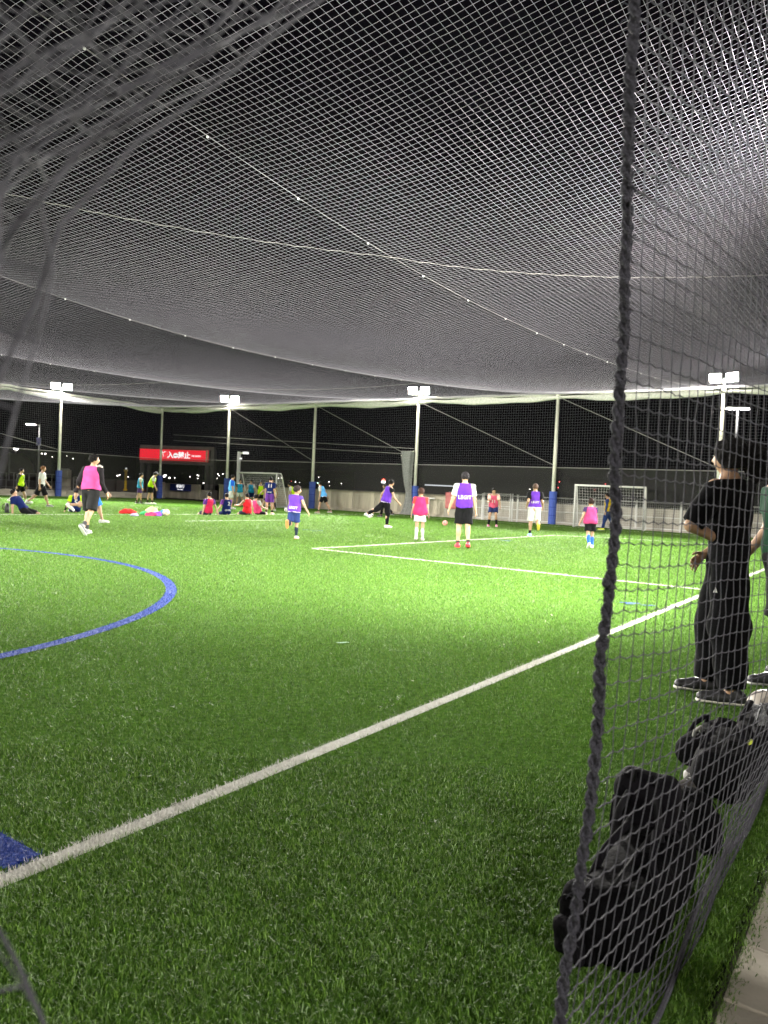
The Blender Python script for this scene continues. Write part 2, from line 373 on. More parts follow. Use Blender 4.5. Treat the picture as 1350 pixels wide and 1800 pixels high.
for ps in POLE_S[1:-1]:
    mb = MB(); mb.tube([on_roof(ps, t, .01) for t in np.linspace(-6, TF, 60)], .0026, 4); mb.build('support_cable', ROPE, net)
    mb = MB()
    for t in np.arange(-5, TF, 1.55): mb.sphere(on_roof(ps, t, 0), .016, sub=1)
    if ps > -30: mb.build('cable_clip', mat('white clip', (.8, .8, .78), .5), net)['kind'] = 'stuff'
for (a, b) in (((-1.0, 16.4), (-14, .4)), ((-29, 14), (-12, 23.8)), ((-36, 20), (-20, 30))):
    mb = MB(); N = 130; pts = []
    for k in range(N+1):
        q = k/N; pts.append(on_roof(a[0]+(b[0]-a[0])*q, a[1]+(b[1]-a[1])*q, -.006+.008*math.sin(k*2.1))+Vector((0, 0, 0)))
    mb.tube(pts, [.0032 if k % 3 else .0018 for k in range(N+1)], 4); mb.build('seam_rope', ROPE, net)

# bunched edge of the net round the top (two rolls, drooping between poles)
def band(a, b, label):
    e = tag(empty('net_edge_roll'), label, 'net edge', 'bundled net along the top edge')
    bm_ = mat('bundled white net', (.75, .75, .68), .8, .2, .15, 14, .5, 30)
    A = Vector(W(*a)); B = Vector(W(*b)); L = (B-A).length; n = int(L/.5)
    for nm, dz, rz_, ry_, droop in (('upper_roll', .06, .07, .10, .03), ('lower_roll', -.12, .13, .10, .09)):
        V = []; Fc = []; k = 10; d = (B-A).normalized(); nrm = Vector((-d.y, d.x, 0))
        for i in range(n+1):
            q = i/n; p = A.lerp(B, q); ph = (q*L/7.4) % 1.0; sag = droop*4*ph*(1-ph); wob = .02*math.sin(i*1.9)+.015*math.sin(i*.77)
            c = p+Vector((0, 0, HP+dz-sag+wob*.6)); r1 = rz_*(1+.25*math.sin(i*.9+1)*.6); r2 = ry_
            if nm == 'lower_roll': r1 *= .55+.75*4*ph*(1-ph)
            for j in range(k):
                th = 2*math.pi*j/k; V.append(c+nrm*math.cos(th)*r2+Vector((0, 0, math.sin(th)*r1)))
            if i:
                for j in range(k): Fc.append(((i-1)*k+j, (i-1)*k+(j+1) % k, i*k+(j+1) % k, i*k+j))
        me = bpy.data.meshes.new(nm); me.from_pydata([tuple(v) for v in V], [], Fc); me.update(); link(nm, me, bm_, e, True)
band((SL, TF), (.9, TF), 'white bundled net roll running along the top of the far side')
band((SL, 2), (SL, TF), 'white bundled net roll along the top of the left side, nearest the stacked blocks')

# ---- side nets, cables, dark wind screen
M_SCR = bpy.data.materials.new('dark wind screen'); M_SCR.use_nodes = True
_nt = M_SCR.node_tree; _b = _nt.nodes['Principled BSDF']; _b.inputs['Base Color'].default_value = (.062, .062, .058, 1); _b.inputs['Roughness'].default_value = .95; _b.inputs['Specular IOR Level'].default_value = .1
_tr = _nt.nodes.new('ShaderNodeBsdfTransparent'); _mx = _nt.nodes.new('ShaderNodeMixShader'); _mx.inputs[0].default_value = .5
_nt.links.new(_b.outputs[0], _mx.inputs[1]); _nt.links.new(_tr.outputs[0], _mx.inputs[2]); _nt.links.new(_mx.outputs[0], _nt.nodes['Material Output'].inputs[0])
def side_net(a, b, label, dens=.13, z0=2.8):
    e = tag(empty('side_net'), label, 'net', 'nets closing the sides of the pitch')
    A = W(*a); B = W(*b); L = (B-A).length; d = (B-A)/L; n = int(L/dens)
    P0 = []; P1 = []
    for i in range(n+1): p = A+d*(i*dens); P0.append(p+Vector((0, 0, z0))); P1.append(p+Vector((0, 0, HP-.1)))
    zs = np.arange(z0, HP-.1, dens)
    m_ = int(L/1.2)
    for z in zs:
        for i in range(m_): P0.append(A.lerp(B, i/m_)+Vector((0, 0, z+.02*math.sin(i*.8+z)))); P1.append(A.lerp(B, (i+1)/m_)+Vector((0, 0, z+.02*math.sin((i+1)*.8+z))))
    V, Q = cords(P0, P1, .0040); kind(link('net_mesh', np_mesh('net_mesh', V, Q), mat('grey net cord', (.13, .13, .127), .7, .3), e), 'stuff')
    mb = MB(); mb.tube([A+Vector((0, 0, z0)), B+Vector((0, 0, z0))], .018, 4); mb.build('bottom_cable', ROPE, e)
    # the screen hangs as a thin sheet with a slight wave
    V = []; Fc = []; n = int(L/.6)
    nrm = Vector((-d.y, d.x, 0))
    for i in range(n+1):
        off = .02*math.sin(i*1.3)+.015*math.sin(i*.5)
        for z in (1.16, 1.6, 2.1, z0-.02): V.append(A.lerp(B, i/n)+nrm*(off*(1-abs(z-1.4)/1.4)+.04)+Vector((0, 0, z)))
        if i:
            for q in range(3): j = (i-1)*4+q; Fc.append((j, j+4, j+5, j+1))
    me = bpy.data.meshes.new('wind_screen'); me.from_pydata([tuple(v) for v in V], [], Fc); me.update(); link('wind_screen', me, M_SCR, e, True)
    return e
side_net((SL, TF+.16), (.9, TF+.16), 'grey side net and dark screen along the far side, behind the floodlight poles')
side_net((SL-.16, 0), (SL-.16, TF+.16), 'grey side net and dark screen along the left side of the pitch')
def wire(p, q, label, r=.012, sag=0.0):
    mb = MB(); p = Vector(p); q = Vector(q); mb.tube([p.lerp(q, k/10)-Vector((0, 0, sag*4*(k/10)*(1-k/10))) for k in range(11)], r, 4)
    tag(mb.build('brace_wire', ROPE), label, 'wire', 'bracing wires between the net poles')
wire(W(-22.1, TF-.1, HP-.1), W(-14.1, TF-.1, 2.9), 'diagonal wire from the pole with the gathered net down to the next pole right')
wire(W(-36.7, TF-.1, HP-.1), W(-29.4, TF-.1, 2.9), 'diagonal wire from the floodlight left of the small goal down to the right')
wire(W(-29.4, TF-.1, HP-.1), W(-22.6, TF-.1, 3.3), 'diagonal wire running down to the gathered net')
wire(W(-14.1, TF-.1, HP-.1), W(-6.6, TF-.1, 2.9), 'diagonal wire crossing behind the right goal side')
wire(W(SL+.1, 16, 5.0), W(SL+.1, 27.4, 2.9), 'diagonal wire down to the floodlight pole at the far left')
wire(W(-42, TF-.1, 4.5), W(-22.2, TF-.1, 3.66), 'upper of two level wires left of the gathered net')
wire(W(-42, TF-.1, 4.1), W(-22.6, TF-.1, 3.36), 'lower of two level wires left of the gathered net')

# gathered net hanging on an arm beside the floodlight pole
g = tag(empty('gathered_net', W(-22.1, TF-.25)), 'grey net gathered into a hanging bundle beside a pole', 'net')
V = []; Fc = []; k = 26; zs = [3.45, 3.1, 2.6, 2.1, 1.6, 1.2, .9, .6, .3, .08, .0]; wds = [.72, .68, .58, .50, .40, .30, .34, .42, .50, .62, .75]; offx = [-.42, -.42, -.40, -.36, -.30, -.24, -.22, -.24, -.26, -.3, -.35]
for i, z in enumerate(zs):
    for j in range(k):
        th = 2*math.pi*j/k; rr = wds[i]/2*(1+.22*math.sin(j*5.1+z)); V.append(Vector((CA, -SA, 0))*(offx[i]+rr*math.cos(th))+Vector((SA, CA, 0))*(rr*.45*math.sin(th))+Vector((0, 0, z+.05)))
    if i:
        for j in range(k): Fc.append(((i-1)*k+j, (i-1)*k+(j+1) % k, i*k+(j+1) % k, i*k+j))
me = bpy.data.meshes.new('bundle'); me.from_pydata([tuple(v) for v in V], [], Fc); me.update(); link('bundle', me, mat('grey gathered net', (.26, .27, .26), .9, .1, .5, 30, 1.0, 50), g, True)
V = np.array([tuple(v) for v in V]); V[:, :2] *= 1.03
PG = V.reshape(len(zs), k, 3); Va, Qa = grid_cords(PG, .008); link('bundle_cord', np_mesh('bundle_cord', Va, Qa), ROPE, g)
MB().tube([(0, 0, 3.52), tuple(Vector((CA, -SA, 0))*-.85+Vector((0, 0, 3.25)))], .025, 6).build('arm', M_POLE, g)

# ---- concrete wall of panels, far side left of the red cabinet
def wall_run(a, b, h, name, label, cat, pw=1.55, th=.2, mtl=CONC):
    e = tag(empty(name, W(*a)), label, cat); A = W(*a); B = W(*b); L = (B-A).length; n = max(1, round(L/pw)); d = (B-A)/L; yaw = math.atan2(d.y, d.x); pw = L/n
    pm = None
    for i in range(n):
        c = d*(pw*(i+.5))
        if pm is None:
            m_ = MB().box((0, 0, h/2), (pw-.02, th, h), bev=.012)
            for q in range(1, 8): m_.box((-pw/2+pw*q/8, -th/2-.006, h/2-.05), (.05, .02, h-.16))
            o = m_.build('wall_panel', mtl, e); pm = o.data
        else: o = bpy.data.objects.new('wall_panel', pm); COL.objects.link(o); o.parent = e
        o.location = c; o.rotation_euler = (0, 0, yaw)
    MB().box(tuple(d*L/2+Vector((0, 0, h+.035))), (L+.05, th+.08, .07), yaw, bev=.01).build('coping', mtl, e)
    MB().box(tuple(d*L/2+Matrix.Rotation(yaw, 3, 'Z') @ Vector((0, -th/2-.16, .06))), (L, .28, .14), yaw, bev=.01).build('kerb', mtl, e)
    return e
M_WALL = mat('stained concrete', (.46, .425, .33), .92, .2, .34, .7, .3, 18, stretch=(3.2, 3.2, .35))
wall_run((-38.1, TF+.75), (-20.4, TF+.75), 1.14, 'concrete_wall', 'long stained concrete panel wall behind the far players', 'wall', mtl=M_WALL)
wall_run((-20.3, TF+.95), (1.5, TF+.95), .95, 'block_wall', 'pale concrete wall behind the white mesh fence on the right', 'wall', 1.8, mtl=mat('pale wall concrete', (.50, .465, .39), .9, .2, .25, .8, .2, 20, stretch=(1, 1, .4)))
wall_run((-43.9, 2), (-43.9, TF-.4), .3, 'kerb_wall', 'low beige kerb wall along the left side of the pitch', 'wall', 2.2, .25)

# white mesh fence on the right part
M_WF = mat('white painted steel', (.72, .72, .68), .5, .4, .05, 5)
fe = tag(empty('mesh_fence', W(-20.2, TF+.55)), 'white wire mesh fence panels behind the right goal', 'fence')
nP = 11; pwid = 2.0
pan = None; post = None
for i in range(nP):
    s0 = i*pwid
    if pan is None:
        P0 = []; P1 = []
        for q in range(0, 21): x = .06+q*(pwid-.12)/20; P0.append((x, 0, .12)); P1.append((x, 0, 1.28))
        for z in np.arange(.12, 1.30, .105): P0.append((.06, 0, z)); P1.append((pwid-.06, 0, z))
        V_, Q_ = cords(P0, P1, .0055, 4); o = link('mesh_panel', np_mesh('mesh_panel', V_, Q_), M_WF, fe); pan = o.data
    else: o = bpy.data.objects.new('mesh_panel', pan); COL.objects.link(o); o.parent = fe
    o.location = E1*s0; o.rotation_euler = (0, 0, ANG1)
for i in range(nP+1):
    if post is None:
        m_ = MB().box((0, 0, .68), (.07, .07, 1.36)).box((0, 0, 1.375), (.09, .09, .02)); o = m_.build('fence_post', M_WF, fe); post = o.data
    else: o = bpy.data.objects.new('fence_post', post); COL.objects.link(o); o.parent = fe
    o.location = E1*(i*pwid); o.rotation_euler = (0, 0, ANG1)
for z in (.10, .62, 1.31): MB().box(tuple(E1*(nP*pwid/2)+Vector((0, 0, z))), (nP*pwid, .035, .04), ANG1).build('fence_rail', M_WF, fe)
# gate frame leaning to the fence
gt = tag(empty('steel_gate', W(-18.0, TF+.30)), 'narrow white steel gate standing by the red cabinet', 'gate')
for x in (0, .75, 1.5, 1.62): MB().tube([E1*x, E1*x+Vector((0, 0, 1.42))], .035, 6).build('gate_post', M_WF, gt)
for z in (.18, .75, 1.38): MB().tube([E1*0+Vector((0, 0, z)), E1*1.5+Vector((0, 0, z))], .025, 6).build('gate_bar', M_WF, gt)
# red cabinet on a block
rc = tag(empty('hydrant_cabinet', W(-19.6, TF+.35), ANG1), 'faded red hydrant cabinet on a grey concrete block', 'cabinet')
MB().box((0, 0, .24), (1.35, .5, .46), bev=.02).build('block', CONC, rc)
MB().box((-.25, -.02, .92), (.75, .4, .86), bev=.02).build('cabinet_body', mat('faded red paint', (.42, .10, .10), .6, .4, .1, 4), rc)
MB().box((-.25, -.235, .92), (.66, .03, .76), bev=.008).build('door', mat('pale faded red', (.52, .17, .16), .6, .4, .12, 4), rc)
MB().box((.31, 0, 1.0), (.34, .34, .58), bev=.02).build('side_box', mat('bright red paint', (.55, .05, .06), .5, .4, .1, 4), rc)
# white pipe bench stub beside gathered net
tag(MB().box(tuple(W(-21.3, TF+.25, .98)), (.75, .12, .07), ANG1, bev=.01).box(tuple(W(-21.3, TF+.25, .48)), (.06, .08, .94), ANG1).build('rail_stub', M_WF), 'short white rail on a post beside the gathered net', 'rail')

# ================================================================== PEOPLE
# a body is an implicit surface (blended tapered capsules and ellipsoids) meshed into one continuous skin
def sdf_mesh(name, prims, cell, post=None):
    lo = np.min([p['lo'] for p in prims], 0)-3*cell; hi = np.max([p['hi'] for p in prims], 0)+3*cell
    n = np.ceil((hi-lo)/cell).astype(int)+1
    ax = [lo[i]+np.arange(n[i])*cell for i in range(3)]
    f = np.full(tuple(n), .2, np.float32)
    for p in prims:
        mg = 3*cell+p.get('k', .03)
        i0 = np.maximum(((p['lo']-mg-lo)/cell).astype(int), 0); i1 = np.minimum(((p['hi']+mg-lo)/cell).astype(int)+2, n)
        X, Y, Z = np.meshgrid(ax[0][i0[0]:i1[0]], ax[1][i0[1]:i1[1]], ax[2][i0[2]:i1[2]], indexing='ij')
        P = np.stack([X, Y, Z], -1); d = p['f'](P)
        sl = tuple(slice(a, b) for a, b in zip(i0, i1)); a = f[sl]; k = p.get('k', .03)
        if p.get('sub'): f[sl] = np.maximum(a, -d); continue
        h = np.maximum(k-np.abs(a-d), 0)/k; f[sl] = np.minimum(a, d)-h*h*k*.25
    if post is not None:
        X, Y, Z = np.meshgrid(*ax, indexing='ij'); f = post(f, np.stack([X, Y, Z], -1))
    # surface nets
    s = f < 0; nx, ny, nz = [v-1 for v in f.shape]
    acc = np.zeros((nx, ny, nz, 3)); cnt = np.zeros((nx, ny, nz))
    cor = [(i, j, k) for i in (0, 1) for j in (0, 1) for k in (0, 1)]
    for a in cor:
        for axn in range(3):
            if a[axn]: continue
            b = list(a); b[axn] = 1
            fa = f[a[0]:a[0]+nx, a[1]:a[1]+ny, a[2]:a[2]+nz]; fb = f[b[0]:b[0]+nx, b[1]:b[1]+ny, b[2]:b[2]+nz]
            cr = (fa < 0) != (fb < 0); t_ = np.where(cr, fa/np.where(cr, fa-fb, 1), 0)
            for q in range(3): acc[..., q] += np.where(cr, a[q]+(t_ if q == axn else 0), 0)
            cnt += cr
    act = cnt > 0; idx = -np.ones(act.shape, int); idx[act] = np.arange(act.sum())
    ii = np.argwhere(act); V = lo+(ii+acc[act]/cnt[act][:, None])*cell
    Q = []
    for axn in range(3):
        o1, o2 = [(1, 2), (2, 0), (0, 1)][axn]
        sa = [slice(0, v) for v in s.shape]; sb = list(sa); sa[axn] = slice(0, -1); sb[axn] = slice(1, None)
        cr = s[tuple(sa)] != s[tuple(sb)]; e = np.argwhere(cr); e = e[(e[:, o1] > 0) & (e[:, o2] > 0) & (e[:, o1] < act.shape[o1]) & (e[:, o2] < act.shape[o2])]
        if not len(e): continue
        u = np.zeros(3, int); u[o1] = 1; v = np.zeros(3, int); v[o2] = 1
        q = np.stack([idx[tuple((e-u-v).T)], idx[tuple((e-v).T)], idx[tuple(e.T)], idx[tuple((e-u).T)]], 1)
        fl = ~s[tuple(sa)][tuple(e.T)]; q[fl] = q[fl][:, ::-1]; Q.append(q)
    Q = np.concatenate(Q); Q = Q[(Q >= 0).all(1)]
    return np_mesh(name, V, Q)
def cap(a, b, ra, rb, k=.03, cut=None, flat=None, cuta=None):
    a = np.array(a, float); b = np.array(b, float); ab = b-a; L2 = max(ab@ab, 1e-9); rm = max(ra, rb); dn = ab/math.sqrt(L2)
    def f(P):
        pa = P-a; h = np.clip(pa@ab/L2, 0, 1); v = pa-h[..., None]*ab
        if flat is not None:
            ax_, sc_ = flat; c = v@np.array(ax_); v = v+(c*(1/sc_-1))[..., None]*np.array(ax_)
        d = np.linalg.norm(v, axis=-1)-(ra+(rb-ra)*h)
        if cut is not None: d = np.maximum(d, (P-b)@dn-cut)
        if cuta is not None: d = np.maximum(d, -((P-a)@dn)-cuta)
        return d
    return dict(lo=np.minimum(a, b)-rm, hi=np.maximum(a, b)+rm, f=f, k=k)
def ell(c, r, Rm=None, k=.03):
    c = np.array(c, float); r = np.array(r, float); Rm = np.eye(3) if Rm is None else np.array(Rm); m = r.max()
    def f(P):
        q = (P-c)@Rm; k0 = np.linalg.norm(q/r, axis=-1); k1 = np.linalg.norm(q/(r*r), axis=-1); return k0*(k0-1)/np.maximum(k1, 1e-6)
    return dict(lo=c-m, hi=c+m, f=f, k=k)
def rot(ax, a):
    c, s = math.cos(a), math.sin(a)
    if ax == 'x': return np.array([[1, 0, 0], [0, c, -s], [0, s, c]])
    if ax == 'y': return np.array([[c, 0, s], [0, 1, 0], [-s, 0, c]])
    return np.array([[c, -s, 0], [s, c, 0], [0, 0, 1]])
D = math.pi/180
HAIRM = {}
def skeleton(H, p):
    """joints in metres; pose angles in degrees. legs/arms: (forward, outward, bend)"""
    J = {}; J['H'] = H; kid = p.get('kid', 0.0)
    lean, side, twist = p.get('lean', 4), p.get('side', 0), p.get('twist', 0)
    Rt = rot('x', -lean*D) @ rot('y', side*D) @ rot('z', -twist*D)    # torso frame
    Rp = rot('x', -p.get('plean', lean*.4)*D) @ rot('y', p.get('pside', 0)*D)
    J['Rt'] = Rt; J['Rp'] = Rp; pel = np.array([0., 0, 0])
    J['pel'] = pel; mid = pel+((Rp+Rt)/2)@np.array([0, 0, .11*H]); J['mid'] = mid
    J['chest'] = mid+Rt@np.array([0, 0, .11*H]); J['neck'] = mid+Rt@np.array([0, -.005*H, .195*H])
    Rh = rot('z', -p.get('hyaw', 0)*D) @ rot('x', -p.get('hpitch', 6)*D); J['Rh'] = Rh
    J['head'] = J['neck']+Rt@np.array([0, 0, .045*H])+Rh@np.array([0, .012*H, .062*H*(1+.25*kid)])
    J['hr'] = .0585*H*(1+.3*kid)
    for sd, sg in (('L', -1), ('R', 1)):
        sh = mid+Rt@np.array([sg*.100*H, 0, .172*H]); J['sh'+sd] = sh
        fw, out, bend = p['arm'+sd][:3]; inn = p['arm'+sd][3] if len(p['arm'+sd]) > 3 else 0
        A = Rt @ rot('y', -sg*out*D) @ rot('x', fw*D)
        el = sh+A@np.array([0, 0, -.172*H]); J['el'+sd] = el
        B = A @ rot('z', sg*inn*D) @ rot('x', bend*D); wr = el+B@np.array([0, 0, -.150*H]); J['wr'+sd] = wr; J['Rw'+sd] = B
        hp = Rp@np.array([sg*.052*H, 0, -.01*H]); J['hip'+sd] = hp
        fw, out, bend = p['leg'+sd][:3]; ft = p['leg'+sd][3] if len(p['leg'+sd]) > 3 else 0
        A = rot('y', -sg*out*D) @ rot('x', fw*D); kn = hp+A@np.array([0, 0, -.245*H]); J['kn'+sd] = kn
        B = A @ rot('x', -bend*D); an = kn+B@np.array([0, 0, -.243*H]); J['an'+sd] = an
        # foot: level on the ground unless told otherwise
        yaw = A@np.array([0, 1, 0]); yw = math.atan2(yaw[0], yaw[1]) if abs(bend) < 60 and fw < 60 else 0
        C = rot('z', -(yw+p.get('toe', 8)*D*sg)) @ rot('x', ft*D) if not p.get('footfree') else B @ rot('x', ft*D)
        J['Rf'+sd] = C
    return J
def foot_pts(J, sd):
    H = J['H']; a = J['an'+sd]; C = J['Rf'+sd]
    return a+C@np.array([0, -.028*H, -.026*H]), a+C@np.array([0, .045*H, -.030*H]), a+C@np.array([0, .103*H, -.034*H])
def body_prims(J, build=1.0, fingers=True):
    H = J['H']; b = build; P = []
    pel, mid, ch = J['pel'], J['mid'], J['chest']; Rt, Rp = J['Rt'], J['Rp']
    P += [ell(pel+Rp@[0, -.004*H, .0], (.090*H*b, .062*H*b, .075*H), Rp, .05*H), ell(mid, (.078*H*b, .054*H*b, .10*H), (Rt+Rp)/2, .05*H),
          ell(ch, (.096*H*b, .064*H*b, .10*H), Rt, .05*H), cap(J['shL'], J['shR'], .036*H, .036*H, .04*H),
          cap(J['neck']-Rt@[0, 0, .02*H], J['head']-J['Rh']@[0, 0, .03*H], .034*H, .031*H, .03*H)]
    Rh = J['Rh']; h = J['head']; r = J['hr']
    P += [ell(h+Rh@[0, -.08*r, .10*r], (.80*r, .96*r, .98*r), Rh, .02), ell(h+Rh@[0, .28*r, -.42*r], (.60*r, .62*r, .62*r), Rh, .35*r),
          cap(h+Rh@[0, .86*r, .02*r], h+Rh@[0, 1.04*r, -.26*r], .07*r, .13*r, .12*r), ell(h+Rh@[0, .84*r, -.56*r], (.22*r, .12*r, .07*r), Rh, .08*r)]
    for sg in (-1, 1): P.append(ell(h+Rh@[sg*.82*r, -.08*r, -.06*r], (.09*r, .2*r, .28*r), Rh, .05*r))
    for sd, sg in (('L', -1), ('R', 1)):
        P += [cap(J['sh'+sd], J['el'+sd], .034*H*b, .025*H, .02*H), cap(J['el'+sd], J['wr'+sd], .026*H, .017*H, .012*H)]
        B = J['Rw'+sd]; w_ = J['wr'+sd]
        P.append(cap(w_+B@[0, 0, -.008*H], w_+B@[0, 0, -.05*H], .016*H, .020*H, .012*H, flat=(B@np.array([1., 0, 0]), .62)))
        if fingers:
            for q, (dy, ln) in enumerate(((-.018, .040), (-.006, .047), (.006, .044), (.017, .034))):
                p0 = w_+B@[0, dy*H, -.052*H]; p1 = p0+B@[-sg*.008*H, dy*.25*H, -ln*.55*H]; p2 = p1+B@[-sg*.017*H, 0, -ln*.45*H]
                P += [cap(p0, p1, .0056*H, .0052*H, .004), cap(p1, p2, .0052*H, .0045*H, .003)]
            p0 = w_+B@[0, .014*H, -.020*H]; p1 = p0+B@[-sg*.008*H, .020*H, -.022*H]; P += [cap(p0, p1, .0075*H, .006*H, .006), cap(p1, p1+B@[-sg*.004*H, .004*H, -.018*H], .006*H, .005*H, .004)]
        P += [cap(J['hip'+sd], J['kn'+sd], .052*H*b, .032*H, .03*H), cap(J['kn'+sd], J['an'+sd]+(J['kn'+sd]-J['an'+sd])*.0, .031*H, .021*H, .02*H)]
        c = J['kn'+sd]*.68+J['an'+sd]*.32; P.append(ell(c+(J['Rf'+sd]@np.array([0, -.012*H, 0])), (.031*H, .034*H, .06*H), None, .02*H))
        a0, a1, a2 = foot_pts(J, sd); P += [cap(J['an'+sd], a0, .022*H, .020*H, .015*H), cap(a0, a2, .020*H, .017*H, .02*H)]
    return P
def infl(P, pts): return P
def shirt_prims(J, build, e=.010, sleeve=.75, flare=.0, long=False, bib=False, hem=-.035):
    H = J['H']; b = build; Rt, Rp = J['Rt'], J['Rp']; P = []
    pel, mid, ch = J['pel'], J['mid'], J['chest']; e = e*H*1.0
    P += [ell(ch, (.098*H*b+e, .066*H*b+e, .104*H+e*.4), Rt, .05*H), ell(mid, (.085*H*b+e+flare*H*.4, .060*H*b+e+flare*H*.4, .12*H), (Rt+Rp)/2, .05*H),
          cap(pel+Rp@[-.035*H, 0, .02*H], pel+Rp@[.035*H, 0, .02*H], .062*H*b+e+flare*H, .062*H*b+e+flare*H, .05*H),
          cap(J['shL']*(.78 if bib else 1)+J['shR']*(.22 if bib else 0), J['shR']*(.78 if bib else 1)+J['shL']*(.22 if bib else 0), .038*H+e*.7, .038*H+e*.7, .05*H)]
    if not bib:
        for sd in 'LR':
            s_, el = J['sh'+sd], J['el'+sd]; q = s_+(el-s_)*sleeve
            if long:
                P += [cap(s_, el, .040*H+e*.3, .030*H+e*.3, .03*H), cap(el, J['wr'+sd], .030*H+e*.3, .021*H+e*.2, .02*H, cut=-.004*H)]
            else: P.append(cap(s_, q, .042*H+e*.5, .040*H+e*.6, .03*H, cut=0))
    dn = (Rt+Rp)/2@np.array([0, 0, -1.]); dn /= np.linalg.norm(dn); hp = pel+Rp@np.array([0, 0, hem*H])
    nk = J['neck']; nd = Rt@np.array([0, .25, 1.]); nd = nd/np.linalg.norm(nd); rn = np.random.default_rng(int(H*1e4) % 9999); ph = rn.random(6)*6
    def post(f, X):
        # folds
        wob = .0042*H*(np.sin(X[..., 0]*38/H*1.0+ph[0]+3*np.sin(X[..., 2]*9/H+ph[1]))*.6+np.sin(X[..., 2]*46/H+X[..., 1]*20/H+ph[2])*.5+np.sin((X[..., 0]+X[..., 2])*27/H+ph[3])*.5)
        f = f+wob
        hemw = .006*H*np.sin(X[..., 0]*30/H+ph[4])
        cutz = (X-hp)@dn-hemw
        if not long and not bib or bib: f = np.maximum(f, cutz)
        elif long: f = np.maximum(f, np.minimum(cutz, .0+1.0*(np.linalg.norm(X-pel, axis=-1)-.17*H)*-1)) if False else np.where(np.linalg.norm((X-pel)*np.array([1, 1, 1]), axis=-1) < .135*H, np.maximum(f, cutz), f)
        return np.maximum(f, (X-nk)@nd-(.008*H))
    return P, post
def shorts_prims(J, build, frac=.72, e=.018, top=.035):
    H = J['H']; b = build; Rp = J['Rp']; pel = J['pel']; P = [cap(pel+Rp@[-.032*H, 0, -.005*H], pel+Rp@[.032*H, 0, -.005*H], .066*H*b, .066*H*b, .04*H)]
    for sd in 'LR':
        h_, k_ = J['hip'+sd], J['kn'+sd]; q = h_+(k_-h_)*frac; P.append(cap(h_, q, .056*H*b+e*H*.5, .047*H*b+e*H, .02*H, cut=0))
    up = Rp@np.array([0, 0, 1.]); rn = np.random.default_rng(int(H*1e4) % 777); ph = rn.random(4)*6
    def post(f, X):
        f = f+.003*H*(np.sin(X[..., 2]*40/H+ph[0]+X[..., 0]*18/H)+np.sin(X[..., 0]*50/H+ph[1]))
        return np.maximum(f, (X-pel)@up-top*H)
    return P, post
